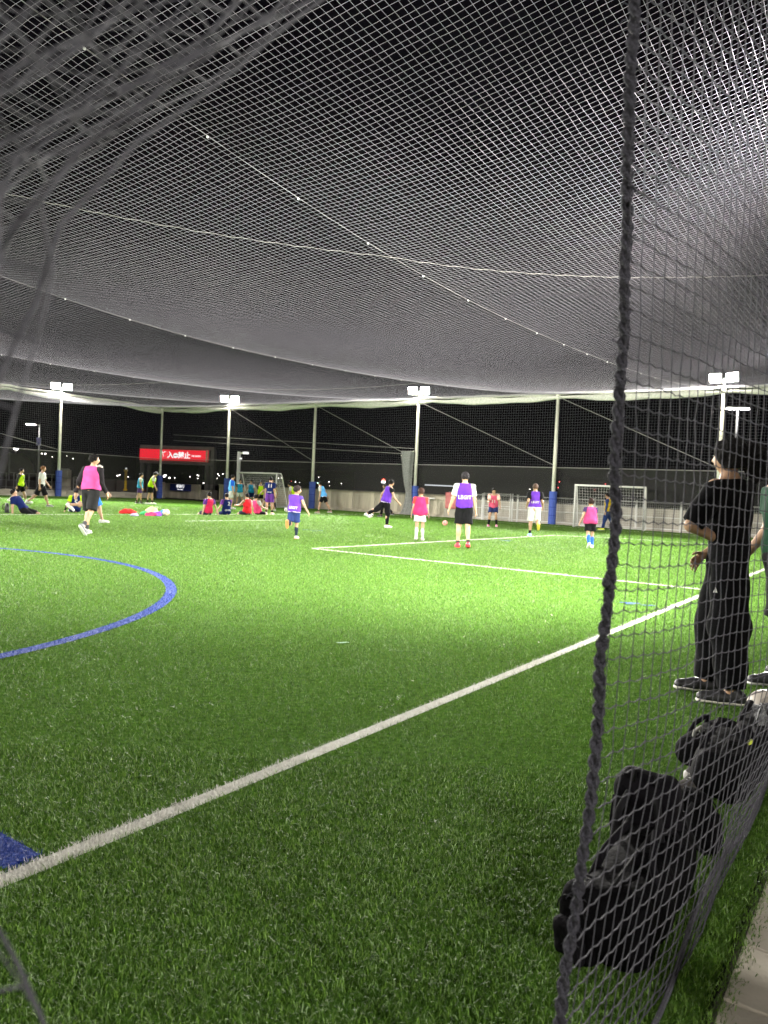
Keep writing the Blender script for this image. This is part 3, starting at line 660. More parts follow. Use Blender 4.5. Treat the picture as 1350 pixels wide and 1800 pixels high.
def person(label, loc, face, H, pose, skin=(.36, .22, .14), hair=(.006, .005, .005), hairlen=0, shirt=None, long=False, sleeve=.6, bib=None, bibtrim=None, shorts=(.02, .02, .022), sfrac=.72,
           trousers=None, socks=None, sockfrac=.55, shoes=(.05, .05, .05), shoeR=None, sockR=None, build=1.0, cell=.0165, base=None, flare=.01, hem=-.035, cat='person', group=None, text=None, text2=None, twotone=None, cap_=None, under=None, sole=(.7, .7, .68), hairn=1.0, eyes=False, sethand=None):
    J = skeleton(H, pose); e = tag(empty('person', loc, -face*D), label, cat, group)
    # rest the lowest point on the ground
    zs = []
    for sd in 'LR':
        a0, a1, a2 = foot_pts(J, sd); zs += [a0[2]-.022*H, a2[2]-.019*H]
    if base is None: zmin = min(zs)+pose.get('lift', 0)*-1
    else: zmin = J['pel'][2]-base*H
    for k_ in list(J):
        if isinstance(J[k_], np.ndarray) and J[k_].shape == (3,): J[k_] = J[k_]-np.array([0, 0, zmin])
    px = pose.get('xoff')
    # put the origin under the supporting foot
    if base is None:
        sup = 'L' if foot_pts(J, 'L')[0][2] <= foot_pts(J, 'R')[0][2] else 'R'
        o_ = (foot_pts(J, sup)[1]) if pose.get('onfoot', True) else (foot_pts(J, 'L')[1]+foot_pts(J, 'R')[1])/2
    else: o_ = J['pel']
    for k_ in list(J):
        if isinstance(J[k_], np.ndarray) and J[k_].shape == (3,): J[k_] = J[k_]-np.array([o_[0], o_[1], 0])
    def mk(name, pr, m, post=None, c=cell): return link(name, sdf_mesh(name, pr, c, post), m, e, True)
    sk = mat('skin %.2f' % skin[0], skin, .55, .35, .08, 12, .1, 40)
    mk('body', body_prims(J, build), sk, c=min(cell, .0135 if cell > .012 else cell))
    Rh, h, r = J['Rh'], J['head'], J['hr']
    hm = mat('hair %.3f %.3f' % (hair[0], hair[1]), hair, .75, .12, .4, 30, .9, 45)
    def hpost(f, X):
        q = (X-h)@Rh; f = f+.05*r*hairn*(np.sin(q[..., 0]*5.5/r+2*np.sin(q[..., 2]*4/r))*np.sin(q[..., 1]*5/r+1)+.6*np.sin(q[..., 2]*9/r+q[..., 0]*8/r))
        face_ = (q[..., 1]*.90-q[..., 2]*.44)/r-.46
        return np.maximum(np.maximum(f, face_*r), (-q[..., 2]/r-(.62+hairlen))*r)
    hp = [ell(h+Rh@[0, -.10*r, .18*r], (.93*r, 1.08*r, 1.04*r), Rh, .02)]
    if hairlen > 0: hp.append(cap(h+Rh@[0, -.35*r, -.1*r], h+Rh@[0, -.42*r, -(.5+hairlen)*r], .85*r, .7*r, .1))
    mk('hair', hp, hm, hpost)
    if cap_:
        cp = [ell(h+Rh@[0, -.05*r, .30*r], (1.0*r, 1.12*r, .95*r), Rh, .02), ell(h+Rh@[0, 1.1*r, .42*r], (.7*r, .6*r, .08*r), Rh, .05)]
        mk('cap', cp, mat('cap cloth', cap_, .8), lambda f, X: np.maximum(f, -((X-h)@Rh)[..., 2]+.28*r))
    if eyes:
        for sg in (-1, 1): MB().sphere(h+Rh@[sg*.32*r, .84*r, .06*r], .11*r, (1, .7, .7), 1).build('eye', mat('dark eye', (.02, .015, .012), .3, .5), e)
    if shirt is not None:
        P_, po = shirt_prims(J, build, .008, sleeve, 0, long, False, hem); so = mk('shirt', P_, cloth('shirt cloth %.2f %.2f %.2f' % shirt, shirt), po)
        if under is not None:
            P_ = [cap(J['el'+sd]*.5+J['sh'+sd]*.5, J['wr'+sd], .031*H, .021*H, .02*H) for sd in 'LR']; mk('undersleeve', P_, cloth('under %.2f' % under[0], under))
    if bib is not None:
        P_, po = shirt_prims(J, build, .018, 0, flare, False, True, hem+.01 if shirt is not None else hem)
        bo = mk('bib', P_, cloth('bib cloth %.2f %.2f %.2f' % bib, bib), po)
        if bibtrim is not None:
            def tp(f, X): 
                z0 = J['pel']+J['Rp']@np.array([0, 0, (hem+.01)*H]); d_ = (X-z0)@((J['Rt']+J['Rp'])/2@np.array([0, 0, 1.])); return np.maximum(np.maximum(po(f, X), d_-.018*H), -d_-.002)
            P2, _ = shirt_prims(J, build, .0205, 0, flare, False, True, hem+.01); mk('bib_hem', P2, cloth('bib trim', bibtrim), tp)
            P3 = [cap(J['neck']+J['Rt']@[.05*H*math.cos(a_), .045*H*math.sin(a_), -.012*H], J['neck']+J['Rt']@[.05*H*math.cos(a_+.52), .045*H*math.sin(a_+.52), -.012*H], .007*H, .007*H, .005) for a_ in np.arange(0, 6.28, .52)]
            mk('bib_neck', P3, cloth('bib trim', bibtrim))
    if trousers is not None:
        P_, po = shorts_prims(J, build, .9, .012, .03)
        tw = pose.get('tw', 1.0)
        for sd in 'LR': P_ += [cap(J['hip'+sd], J['kn'+sd], .060*H*build, .046*H*tw, .03*H), cap(J['kn'+sd], J['an'+sd], .046*H*tw, .034*H*tw, .03*H, cut=-.012*H)]
        mk('trousers', P_, cloth('trouser %.3f %.3f' % (trousers[0], trousers[2]), trousers), po)
    elif shorts is not None:
        P_, po = shorts_prims(J, build, sfrac); mk('shorts', P_, cloth('shorts %.2f %.2f %.2f' % shorts, shorts), po)
    for sd in 'LR':
        sc_ = (sockR if (sd == 'R' and sockR is not None) else socks)
        if sc_ is not None:
            kn, an = J['kn'+sd], J['an'+sd]; top = an+(kn-an)*sockfrac
            P_ = [cap(top, an, (.0345 if sockfrac > .4 else .027)*H, .0245*H, .01)]
            if sockfrac > .4: P_.append(ell(kn*.64+an*.36+J['Rf'+sd]@np.array([0, -.012*H, 0]), (.034*H, .037*H, .062*H), None, .02*H))
            mk('sock', P_, cloth('sock %.2f %.2f %.2f' % sc_, sc_))
        a0, a1, a2 = foot_pts(J, sd); C = J['Rf'+sd]; sh_ = shoeR if (sd == 'R' and shoeR is not None) else shoes
        low = a0+C@np.array([0, 0, -.016*H]); upn = C@np.array([0, 0, 1.])
        mk('shoe', [cap(a0, a1, .0285*H, .0265*H, .01*H), cap(a1, a2, .0265*H, .0225*H, .02*H), cap(a0, J['an'+sd]+C@np.array([0, 0, .002*H]), .026*H, .026*H, .01*H, cut=0)], mat('shoe %.2f %.2f %.2f' % sh_, sh_, .5, .4, .1, 20),
           lambda f, X, low=low, upn=upn: np.maximum(f, -((X-low)@upn)))
        mk('sole', [cap(a0+C@[0, 0, -.004*H], a2+C@[0, 0, -.004*H], .030*H, .026*H, .01*H)], mat('sole %.2f' % sole[0], sole, .6), lambda f, X, low=low, upn=upn: np.maximum(np.maximum(f, (X-low)@upn-.001*H), -((X-low)@upn)-.010*H), c=min(cell, .008))
    def decal(body_, size, zc, col, front=False, target=None, ox=0.0):
        cu = bpy.data.curves.new('t', 'FONT'); cu.body = body_; cu.size = size; cu.align_x = 'CENTER'; cu.align_y = 'CENTER'; cu.offset = size*.022; cu.resolution_u = 2
        to = bpy.data.objects.new('t', cu); COL.objects.link(to); bpy.context.view_layer.update(); me = bpy.data.meshes.new_from_object(to); bpy.data.objects.remove(to)
        bm = bmesh.new(); bm.from_mesh(me); bmesh.ops.triangulate(bm, faces=bm.faces[:]); 
        Rt = J['Rt']; tm = target.data; bv = BVHTree.FromPolygons([v.co for v in tm.vertices], [tuple(p.vertices) for p in tm.polygons])
        fw = 1 if front else -1; c0 = J['mid']+Rt@np.array([ox*H, 0, zc*H])
        dvec = Vector(Rt@np.array([0, -fw, 0.]))
        for v in bm.verts:
            p = Vector(c0+Rt@np.array([(v.co.x if not front else -v.co.x), fw*.3, v.co.y])); hit = bv.ray_cast(p, dvec)
            v.co = (hit[0]-dvec*.009) if hit[0] is not None else Vector(c0+Rt@np.array([v.co.x, fw*.07*H, v.co.y]))
        bm.to_mesh(me); bm.free(); me.materials.clear(); link('lettering', me, mat('print %.2f' % col[0], col, .6), target)
    tgt = bo if bib is not None else (so if shirt is not None else None)
    if text: decal(text[0], text[1], text[2], text[3], text[4] if len(text) > 4 else False, tgt, text[5] if len(text) > 5 else 0)
    if text2: decal(text2[0], text2[1], text2[2], text2[3], text2[4] if len(text2) > 4 else False, so if (len(text2) > 5 and shirt is not None) else tgt)
    return e

STAND = dict(armL=(5, 8, 12), armR=(5, 8, 12), legL=(2, 4, 4), legR=(-2, 4, 4))
def P_(**k): d = dict(STAND); d.update(k); return d
PINK = (.55, .06, .20); HOT = (.46, .03, .12); PURP = (.11, .035, .38); LIME = (.38, .60, .012); CYAN = (.02, .24, .44); NAVY = (.006, .013, .075); BLK = (.008, .008, .009); WHT = (.50, .50, .48); LBLUE = (.10, .36, .75)
CRIM = (.45, .02, .07); RED = (.60, .02, .03); YEL = (.52, .36, .01)

# ---- players, left group
person('player in lime bib with dark sleeves and white shoes walking at the far left', G(50, 886), 90, 1.55, P_(legL=(22, 3, 4), legR=(-20, 3, 25), armL=(12, 5, 15), armR=(-12, 5, 15)), shirt=(.03, .03, .03), long=True, bib=LIME, shorts=BLK, socks=WHT, sockfrac=.3, shoes=WHT, text=('A', .16, .10, BLK, True))
person('man in white t-shirt and black striped knee shorts walking right', G(88, 891), 80, 1.66, P_(legL=(20, 3, 4), legR=(-22, 3, 28), armL=(14, 6, 30), armR=(-6, 6, 12)), hair=(.16, .07, .025), shirt=WHT, sleeve=.8, shorts=BLK, sfrac=1.0, shoes=(.2, .2, .2), shoeR=(.6, .6, .6), flare=.02)
person('man in navy shirt reclining on his hands on the turf beside a black bottle', G(43, 903), 92, 1.70, P_(lean=-42, plean=-30, armL=(-38, 14, 6), armR=(-38, 14, 6), legL=(75, 8, 95, 0), legR=(62, 10, 108, 0), footfree=False, hpitch=-5, toe=0), base=.075, shirt=NAVY, sleeve=.7, shorts=BLK, sfrac=.85, shoes=BLK, socks=(.03, .03, .03), sockfrac=.2)
person('seated player in navy shirt number 5 with lime sleeves, seen from behind', G(132, 900.5), -28, 1.60, P_(lean=-10, plean=-10, armL=(-18, 22, 8), armR=(-22, 28, 5), legL=(88, 20, 14), legR=(84, 8, 20), footfree=True), base=.075, shirt=LIME, sleeve=.7, bib=NAVY, shorts=NAVY, socks=WHT, sockfrac=.6, shoes=WHT, under=BLK, text=('5', .24, .06, WHT))
person('large man in pink bib and black shorts running away at left', G(155, 938), 12, 1.78, P_(lean=7, armL=(-18, 14, 24), armR=(12, 8, 30), legL=(14, 3, 14), legR=(-16, 2, 26, -48), hyaw=55, hpitch=2), shirt=(.02, .017, .02), long=True, bib=(.50, .075, .25), shorts=(.02, .02, .021), sfrac=.95, socks=(.06, .06, .065), sockfrac=.22, shoes=(.16, .17, .18), cell=.0135, build=1.08, skin=(.42, .26, .16), hairn=2.2, hem=.015)
person('white-haired man in pink bib and bright blue shorts behind the large man', G(184, 919), 62, 1.66, P_(lean=12, armR=(28, 20, 22), armL=(-10, 10, 40), legL=(24, 3, 10), legR=(-34, 4, 55, -40)), hair=(.45, .43, .40), shirt=WHT, sleeve=.8, bib=PINK, shorts=(.03, .16, .62), sfrac=.95, shoes=WHT, hem=.02)
person('player in cyan bib and dark shorts standing under the red sign', G(250, 885.5), 70, 1.58, P_(armL=(10, 10, 15), armR=(0, 10, 25), legL=(8, 6, 4), legR=(-10, 6, 4)), shirt=WHT, bib=CYAN, shorts=(.06, .03, .12), shoes=(.03, .05, .03), socks=BLK, sockfrac=.2, text=('A', .15, .1, BLK, True))
person('player in lime bib and dark cap leaning forward under the red sign', G(270, 886.5), 78, 1.72, P_(lean=20, armL=(20, 5, 20), armR=(20, 5, 30), legL=(10, 5, 8), legR=(-8, 6, 4), hpitch=22), shirt=WHT, bib=LIME, shorts=BLK, shoes=(.8, .85, .75), socks=BLK, sockfrac=.25, cap_=(.05, .05, .06), text=('A', .15, .1, BLK, True))
# ---- seated row
person('seated player in crimson bib with purple sleeves leaning back on his hands', G(365, 905), -48, 1.66, P_(lean=-8, plean=-8, armL=(-8, 12, 5), armR=(-14, 26, 5), legL=(75, 24, 60, 0), legR=(80, 10, 70, 0), toe=0), base=.075, shirt=(.10, .03, .19), bib=CRIM, shorts=(.03, .03, .05), shoes=(.75, .10, .18), socks=BLK, sockfrac=.2)
person('seated player in navy shirt number 2 with purple sleeves', G(397.5, 905), -34, 1.60, P_(lean=2, plean=-5, armL=(10, 20, 35), armR=(35, 5, 40), legL=(72, 30, 60), legR=(95, 5, 100), toe=0), base=.075, shirt=(.10, .03, .19), bib=NAVY, shorts=NAVY, shoes=WHT, text=('2', .22, .10, WHT, False, .03), text2=('OWN', .09, -.07, WHT))
person('seated player in bright red bib with orange shoe stretched left', G(434, 905), -52, 1.66, P_(lean=4, plean=-8, armL=(50, 18, 40), armR=(0, 14, 15), legL=(78, 18, 62), legR=(90, 2, 95), toe=0), base=.075, bib=RED, shirt=None, shorts=(.03, .03, .05), shoes=(.85, .16, .06), socks=(.8, .12, .05), sockfrac=.4, text=('2', .18, .03, (.05, .01, .01), False, .06))
person('crimson bib player with grey sleeves at the right end of the seated row', G(453, 904.5), 38, 1.60, P_(lean=-14, plean=-20, armL=(-20, 18, 10), armR=(20, 10, 40), legL=(80, 6, 80), legR=(70, 14, 60), toe=0, hyaw=-30), base=.075, shirt=(.35, .35, .36), bib=(.55, .05, .16), shorts=BLK, shoes=(.8, .2, .25))
# ---- group by the small goal
person('tall player in light blue bib and white shorts standing left of the small goal', G(410, 895), 75, 1.70, P_(armL=(6, 6, 10), armR=(6, 6, 10), legL=(6, 5, 3), legR=(-14, 4, 8)), shirt=(.02, .12, .65), sleeve=.8, bib=(.10, .38, .72), shorts=WHT, sfrac=.85, shoes=WHT)
person('player in cyan bib and white shorts facing the camera in front of the small goal', G(427, 890), 172, 1.52, P_(legL=(0, 9, 3), legR=(0, 9, 3)), bib=CYAN, shorts=WHT, shoes=BLK, shirt=(.05, .05, .08), text=('A', .15, .1, BLK, True), eyes=True)
person('player in cyan bib and navy shorts standing at the goal, second from its left', G(444, 890), 185, 1.52, P_(lean=8, armR=(0, 22, 10), armL=(0, 10, 8), hpitch=14), bib=CYAN, shorts=NAVY, shoes=BLK, shirt=(.5, .5, .5), text=('A', .15, .1, BLK, True), eyes=True)
person('player in lime bib half hidden behind the navy number 11', G(461, 893), 160, 1.45, P_(), bib=LIME, shirt=(.05, .05, .05), shorts=BLK, eyes=True)
person('tall player in navy number 11 shirt and purple shorts, seen from behind', G(468, 904), 8, 1.63, P_(armL=(4, 7, 8), armR=(0, 7, 10), legL=(2, 4, 3), legR=(-3, 5, 3)), shirt=NAVY, sleeve=.7, shorts=(.09, .03, .20), sfrac=.85, shoes=(.7, .45, .4), socks=BLK, sockfrac=.2, text=('11', .22, .11, WHT, False, .015), text2=('OWN', .08, -.06, WHT))
person('player in lime bib and dark leggings facing the camera behind the crouching player', G(484, 895), 178, 1.62, P_(legL=(0, 9, 2), legR=(0, 9, 2), armL=(0, 14, 5), armR=(0, 14, 5)), bib=LIME, shirt=(.05, .05, .05), shorts=BLK, socks=BLK, shoes=BLK, text=('A', .15, .1, BLK, True), eyes=True)
person('player in dark cyan bib lunging beside a ball', G(483, 898), 150, 1.55, P_(lean=16, armR=(-10, 38, 10), armL=(10, 25, 15), legL=(34, 12, 22), legR=(-26, 12, 14), hpitch=15), bib=(.02, .26, .40), shirt=(.04, .05, .06), shorts=BLK, shoes=WHT, shoeR=(.8, .7, .5), text=('A', .15, .1, BLK, True), eyes=True)
person('player in lime bib bending forward behind the boy in purple', G(512, 897), -80, 1.55, P_(lean=38, plean=15, armL=(30, 5, 10), armR=(20, 5, 10), legL=(15, 5, 20), legR=(-12, 5, 10)), bib=LIME, shirt=WHT, shorts=BLK, skin=(.30, .18, .11))
person('boy in purple bib and blue patterned shorts running with orange boot kicked up', G(522, 947), 8, 1.25, P_(kid=1, lean=6, side=4, armL=(30, 10, 60), armR=(-10, 34, 25), legR=(8, 0, 6), legL=(-10, 0, 92, -60), hyaw=60), build=1.12, shirt=(.10, .06, .30), sleeve=.35, bib=(.14, .05, .42), bibtrim=(.75, .65, .8), shorts=(.03, .05, .17), sfrac=.85, socks=(.02, .03, .05), shoes=(.95, .25, .10), shoeR=WHT, sockR=(.02, .03, .05), sole=(.95, .28, .10), sockfrac=.62, cell=.012, skin=(.46, .29, .18), hair=(.035, .025, .025), text=('LEGIT', .085, -.05, (.8, .7, .85)))
person('player in light blue bib and black shorts bending beside the blue padded pole', G(557, 902), -70, 1.62, P_(lean=24, armL=(12, 8, 20), armR=(-10, 10, 10), legL=(22, 4, 14), legR=(-20, 6, 12)), shirt=WHT, bib=LBLUE, bibtrim=WHT, shorts=BLK, socks=BLK, sockfrac=.18, shoes=(.25, .18, .12))
# ---- middle and right players
person('player in navy and black tracksuit dribbling a ball along the far wall', G(667, 908), -85, 1.60, P_(lean=4, armL=(6, 5, 8), armR=(-6, 5, 10), legL=(16, 3, 8), legR=(-18, 3, 25)), hair=(.05, .045, .045), shirt=(.02, .03, .10), long=True, trousers=BLK, shoes=BLK, text=('7', .16, .1, (.6, .6, .65)))
person('player in purple bib and black leggings turning with one leg stretched back', G(683, 928), 60, 1.66, P_(lean=14, side=8, armR=(25, 22, 35), armL=(-20, 10, 30), legR=(6, 2, 10), legL=(-46, 6, 22, -20), hpitch=12), shirt=BLK, sleeve=.35, bib=PURP, bibtrim=(.75, .65, .8), trousers=BLK, shoes=WHT, cell=.014)
person('boy in hot pink bib and white shorts walking toward the far wall', G(743, 951), 4, 1.32, P_(kid=.8, lean=2, armL=(4, 13, 14), armR=(2, 12, 12), legL=(-7, 1, 10, -15), legR=(3, 2, 6)), shirt=(.75, .06, .05), sleeve=.6, bib=HOT, shorts=WHT, sfrac=.68, socks=WHT, shoes=(.75, .5, .6), cell=.013, build=1.1, flare=.03, hem=-.06, hair=(.05, .025, .02))
person('man in purple bib over white t-shirt with red shoes, largest of the middle players', G(803, 962), 2, 1.78, P_(lean=2, armL=(4, 17, 12), armR=(2, 11, 6), legL=(3, 1, 3), legR=(-8, 2, 14, -10)), shirt=WHT, sleeve=.78, bib=(.11, .032, .38), shorts=(.010, .010, .011), sfrac=.88, socks=(.05, .04, .04), sockfrac=.13, shoes=(.62, .03, .05), sole=(.6, .04, .05), cell=.0125, skin=(.48, .31, .19), hair=(.022, .020, .022), text=('LEGIT', .125, .02, WHT), hem=-.02, hairn=1.4, flare=.003)
person('pink bib player crouching, facing the camera, by the white gate', G(858, 926), 190, 1.64, P_(lean=22, plean=12, armL=(20, 18, 45), armR=(40, 10, 70), legL=(30, 6, 42), legR=(26, 6, 36), hpitch=16), shirt=(.75, .5, .45), sleeve=.6, bib=(.52, .08, .15), shorts=(.02, .03, .10), socks=BLK, sockfrac=.45, shoes=(.75, .2, .35), text=('11', .18, .05, (.5, .05, .15), True), eyes=True)
person('man in purple bib over black t-shirt and white shorts running away', G(930, 943), 6, 1.70, P_(lean=6, armL=(-24, 12, 80), armR=(-14, 14, 70), legL=(4, 2, 8), legR=(-6, 2, 74, -40)), shirt=BLK, sleeve=.7, bib=(.11, .035, .34), bibtrim=(.8, .7, .85), shorts=WHT, sfrac=.95, socks=BLK, sockfrac=.25, shoes=(.15, .40, .85), shoeR=(.85, .60, .05), sockR=(.85, .62, .08), sole=(.8, .6, .1), cell=.0135, hair=(.09, .055, .04), text=('LEGIT', .10, .0, WHT), hem=-.005)
person('boy in pink bib with blue socks running away near the braided rope', G(1040, 963), 2, 1.27, P_(kid=.8, lean=4, armL=(-8, 22, 14), armR=(20, 8, 60), legL=(-12, 0, 22, -30), legR=(5, 1, 8)), shirt=(.05, .03, .09), sleeve=.5, bib=(.42, .05, .16), shorts=BLK, sfrac=.75, socks=(.03, .12, .60), shoes=(.7, .7, .65), cell=.0125, build=1.1, flare=.03, hem=-.05, hair=(.02, .012, .01))
person('goalkeeper in yellow bib standing in front of the right goal', G(1056, 932), -62, 1.60, P_(armL=(4, 6, 8), armR=(0, 6, 10), legL=(14, 4, 4), legR=(-16, 4, 8), toe=10), shirt=(.03, .05, .16), long=True, bib=YEL, trousers=(.02, .04, .13), shoes=(.75, .85, .05), cell=.014)

# ---- spectators by the near net
sp = person('woman in black t-shirt and wide black trousers watching from just inside the near net', G(1262, 1236), -72, 1.70,
       P_(lean=2, twist=34, armL=(18, 30, 100, 104), armR=(8, 2, 52, 62), legL=(-2, 3, 3), legR=(7, 4, 4), hyaw=32, hpitch=3, tw=1.55, toe=2), build=1.02,
       shirt=(.0028, .0028, .0034), sleeve=.98, trousers=(.0032, .0032, .004), shoes=(.02, .02, .022), sole=(.72, .70, .62), cell=.0095, hairlen=.25, hairn=1.6, hem=-.07, skin=(.38, .23, .14), hair=(.004, .0035, .0035), eyes=True)
_b = [o for o in sp.children if o.name.startswith('hair')][0]
_c = Vector((0, 0, 0))
for v in _b.data.vertices: _c += v.co
_c /= len(_b.data.vertices); rr = rng
def pony():
    pr = [ell(np.array(_c)+np.array([0.0, -.13, -.03]), (.085, .085, .105), None, .05), ell(np.array(_c)+np.array([.0, -.155, -.10]), (.06, .06, .09), None, .05), cap(np.array(_c), np.array(_c)+np.array([0, -.12, -.02]), .05, .06, .04)]
    link('ponytail', sdf_mesh('ponytail', pr, .009, lambda f, X: f+.008*(np.sin(X[..., 0]*95+3*np.sin(X[..., 2]*40))+np.sin(X[..., 2]*70+X[..., 1]*60))), _b.data.materials[0], sp, True)
    mb = MB()
    for k in range(420):
        th = random.uniform(0, 6.28); ph = random.uniform(-.3, 1.4); d = Vector((math.cos(th)*math.cos(ph), math.sin(th)*math.cos(ph), math.sin(ph)))
        c = _c+(Vector((0, -.13, -.03)) if k % 3 == 0 else Vector((0, 0, .01))); p0 = c+d*.085; q = Vector((random.gauss(0, .02), random.gauss(0, .02), random.gauss(0, .015)))
        mb.tube([p0, p0+d*.022+q*.6, p0+d*.036+q*1.3+Vector((0, 0, -.01))], [.0012, .0009, .0003], 3)
    kind(mb.build('loose_hair', _b.data.materials[0], sp), 'stuff')
pony()
mb = MB(); mb.v += [Vector((-.118, .055, .74)), Vector((-.118, .08, .74)), Vector((-.118, .067, .775)), Vector((-.124, .055, .74)), Vector((-.124, .08, .74)), Vector((-.124, .067, .775))]; mb.f += [(0, 1, 2), (5, 4, 3), (0, 3, 4, 1), (1, 4, 5, 2), (2, 5, 3, 0)]
mb.build('trouser_logo', mat('white print', (.8, .8, .8), .6), sp)
person('person in dark green shirt and black shorts with striped socks, half hidden beyond the woman', G(1347, 1204), -80, 1.72, P_(legL=(4, 3, 4), legR=(-10, 3, 6), armL=(-6, 8, 20), armR=(8, 6, 30)),
       shirt=(.004, .032, .014), shorts=(.003, .003, .0035), sfrac=1.02, socks=(.02, .02, .025), sockfrac=.78, shoes=(.03, .03, .035), cell=.011)

# ---- near net: right curtain, braided edge rope
M_CORD = mat('dark grey net cord', (.080, .080, .095), .75, .3, .15, 60, .4, 90)
def rope_t(z): return np.interp(z, [0, .24, .75, 1.3, 1.875, 2.33, 3.5, 6.4], [1.38, 1.429, 1.555, 1.60, 1.578, 1.533, 1.46, 1.42])
cur = tag(empty('near_net'), 'dark net curtain in the right foreground hanging from the braided rope', 'net')
def near_net():
    ds = [0.0]; 
    while ds[-1] < 8: ds.append(ds[-1]+.050)
    dd = np.array(ds); zz = np.arange(0, 6.3, .050); n, m = len(dd), len(zz)
    Dg, Z = np.meshgrid(dd, zz, indexing='ij')
    ph = np.cumsum(rng.normal(0, .35, n))[:, None]
    ja = rng.normal(0, .004, (n, m)); 
    slack = np.exp(-Dg/.35)
    T = rope_t(Z)+Dg*.985+.004*np.sin(Z*3.1+Dg*5)+ja*.35+.0022*np.sin(ph+Z*6)
    bag = np.exp(-((Z-.22)/.28)**2)*(.045*np.exp(-((T-2.25)/.35)**2)+.04*np.exp(-((T-3.3)/.7)**2))
    hz = np.clip((Z-.05)/.8, 0, 1); hz = hz*hz*(3-2*hz)
    S = -.50+.05*np.minimum(Dg, 1)+(.15*np.minimum(Dg, 1.6)+.014*np.sin(Dg*4.5+.9*np.sin(Z*1.3)))*hz+bag+rng.normal(0, .0012, (n, m))
    Zp = Z+.006*np.sin(Dg*9+Z*2.1)*slack+rng.normal(0, .0018, (n, m))+.016*np.sin(Dg*1.7+1+Z)*np.minimum(Z, 1)
    Zp = np.maximum(Zp, .02)
    P = np.stack([CA*S+SA*T, -SA*S+CA*T, Zp], -1)
    A = P[:, :-1].reshape(-1, 3); B = P[:, 1:].reshape(-1, 3); ra = np.full(len(A), .0014)
    R0 = P[:-1].reshape(-1, 3); R1 = P[1:].reshape(-1, 3); dist = np.repeat(dd[:-1], m); sg = np.maximum(.0055*(1-dist/1.2), .0006)+rng.uniform(0, .0012, len(R0))
    Mid = (R0+R1)/2; Mid[:, 2] -= sg
    V, Q = cords(np.concatenate([A, R0, Mid]), np.concatenate([B, Mid, R1]), np.concatenate([ra, np.full(2*len(R0), .0014)]), 4)
    # knots
    K = P[:, :].reshape(-1, 3); near = np.repeat(dd, m) < 3.2; K = K[near]
    Vk, Qk = cords(K-np.array([0, 0, .0028]), K+np.array([0, 0, .0028]), .0021, 4); V = np.concatenate([V, Vk]); Q = np.concatenate([Q, Qk+len(V)-len(Vk)])
    kind(link('net_mesh', np_mesh('net_mesh', V, Q), M_CORD, cur), 'stuff')
    # far continuation of the same net, coarser to the corner
    A = []; B = []
    for t in np.arange(9.0, 35, .12): A.append(W(-.3, t, .05)); B.append(W(-.3, t, 6.3))
    for z in np.arange(.05, 6.3, .12): 
        for k in range(13): A.append(W(-.3, 9+2*k, z)); B.append(W(-.3, 11+2*k, z))
    V, Q = cords(A, B, .0022); kind(link('net_mesh', np_mesh('net_mesh', V, Q), M_CORD, cur), 'stuff')
    mb = MB(); mb.tube([W(-.455+.02*math.sin(t*4), t, .016+.006*math.sin(t*9)) for t in np.arange(1.25, 9, .06)], .0075, 6); mb.build('ground_rope', M_CORD, cur)
near_net()
rp = tag(empty('braided_rope'), 'thick dark braided rope hanging vertically at the edge of the near net', 'rope')
zs = np.arange(0.0, 3.2, .0065); RM = mat('dark rope fibre', (.055, .055, .070), .8, .3, .35, 90, .9, 160)
for q in range(3):
    pts = []; rs = []
    for z in zs:
        t = float(rope_t(z))+.006*math.sin(z*17)+.004*math.sin(z*31); a = z*2*math.pi/.105+q*2.094
        # figure-of-eight braid path
        u_ = .0090*math.sin(a); v_ = .0062*math.sin(2*a)
        pts.append(W(-.50+v_+.003*math.sin(z*12), t+u_, z)); rs.append(.0062*(1+.14*math.sin(z*70+q*2)))
    mb = MB(); mb.tube(pts, rs, 7); mb.build('strand', RM, rp, True)
mb = MB()
for k in range(260):
    z = random.uniform(.1, 3.0); t = float(rope_t(z)); c = W(-.50, t, z); a = random.uniform(0, 6.28); L = random.uniform(.006, .018)
    d = Vector((math.cos(a), math.sin(a), random.uniform(-.8, .8))); mb.tube([c+d*.008, c+d*(.008+L*.6)+Vector((0, 0, .003)), c+d*(.009+L)-Vector((0, 0, .004))], [.0011, .0009, .0005], 3)
kind(mb.build('loose_fibre', RM, rp), 'stuff')
for z in [.62+.047*2*k for k in range(22)]:      # small loops tying net to rope
    t = float(rope_t(z)); mb = MB(); mb.tube([W(-.50, t+.010+.014*math.cos(a)+.006, z+.012*math.sin(a)+random.uniform(-.001, .001)) for a in np.linspace(0, 6.0, 12)], .0016, 4); mb.build('tie_loop', RM, rp)
for z, dd in ((1.13, -.024), (1.92, -.02)):
    t = float(rope_t(z)); mb = MB(); mb.tube([W(-.50, t, z), W(-.505, t+dd*.6, z+.004), W(-.50, t+dd, z-.008), W(-.5, t+dd*1.4, z-.004)], [.006, .005, .0055, .002], 6); mb.sphere(W(-.50, t+dd*.9, z-.003), .0085); mb.build('knot', RM, rp, True)

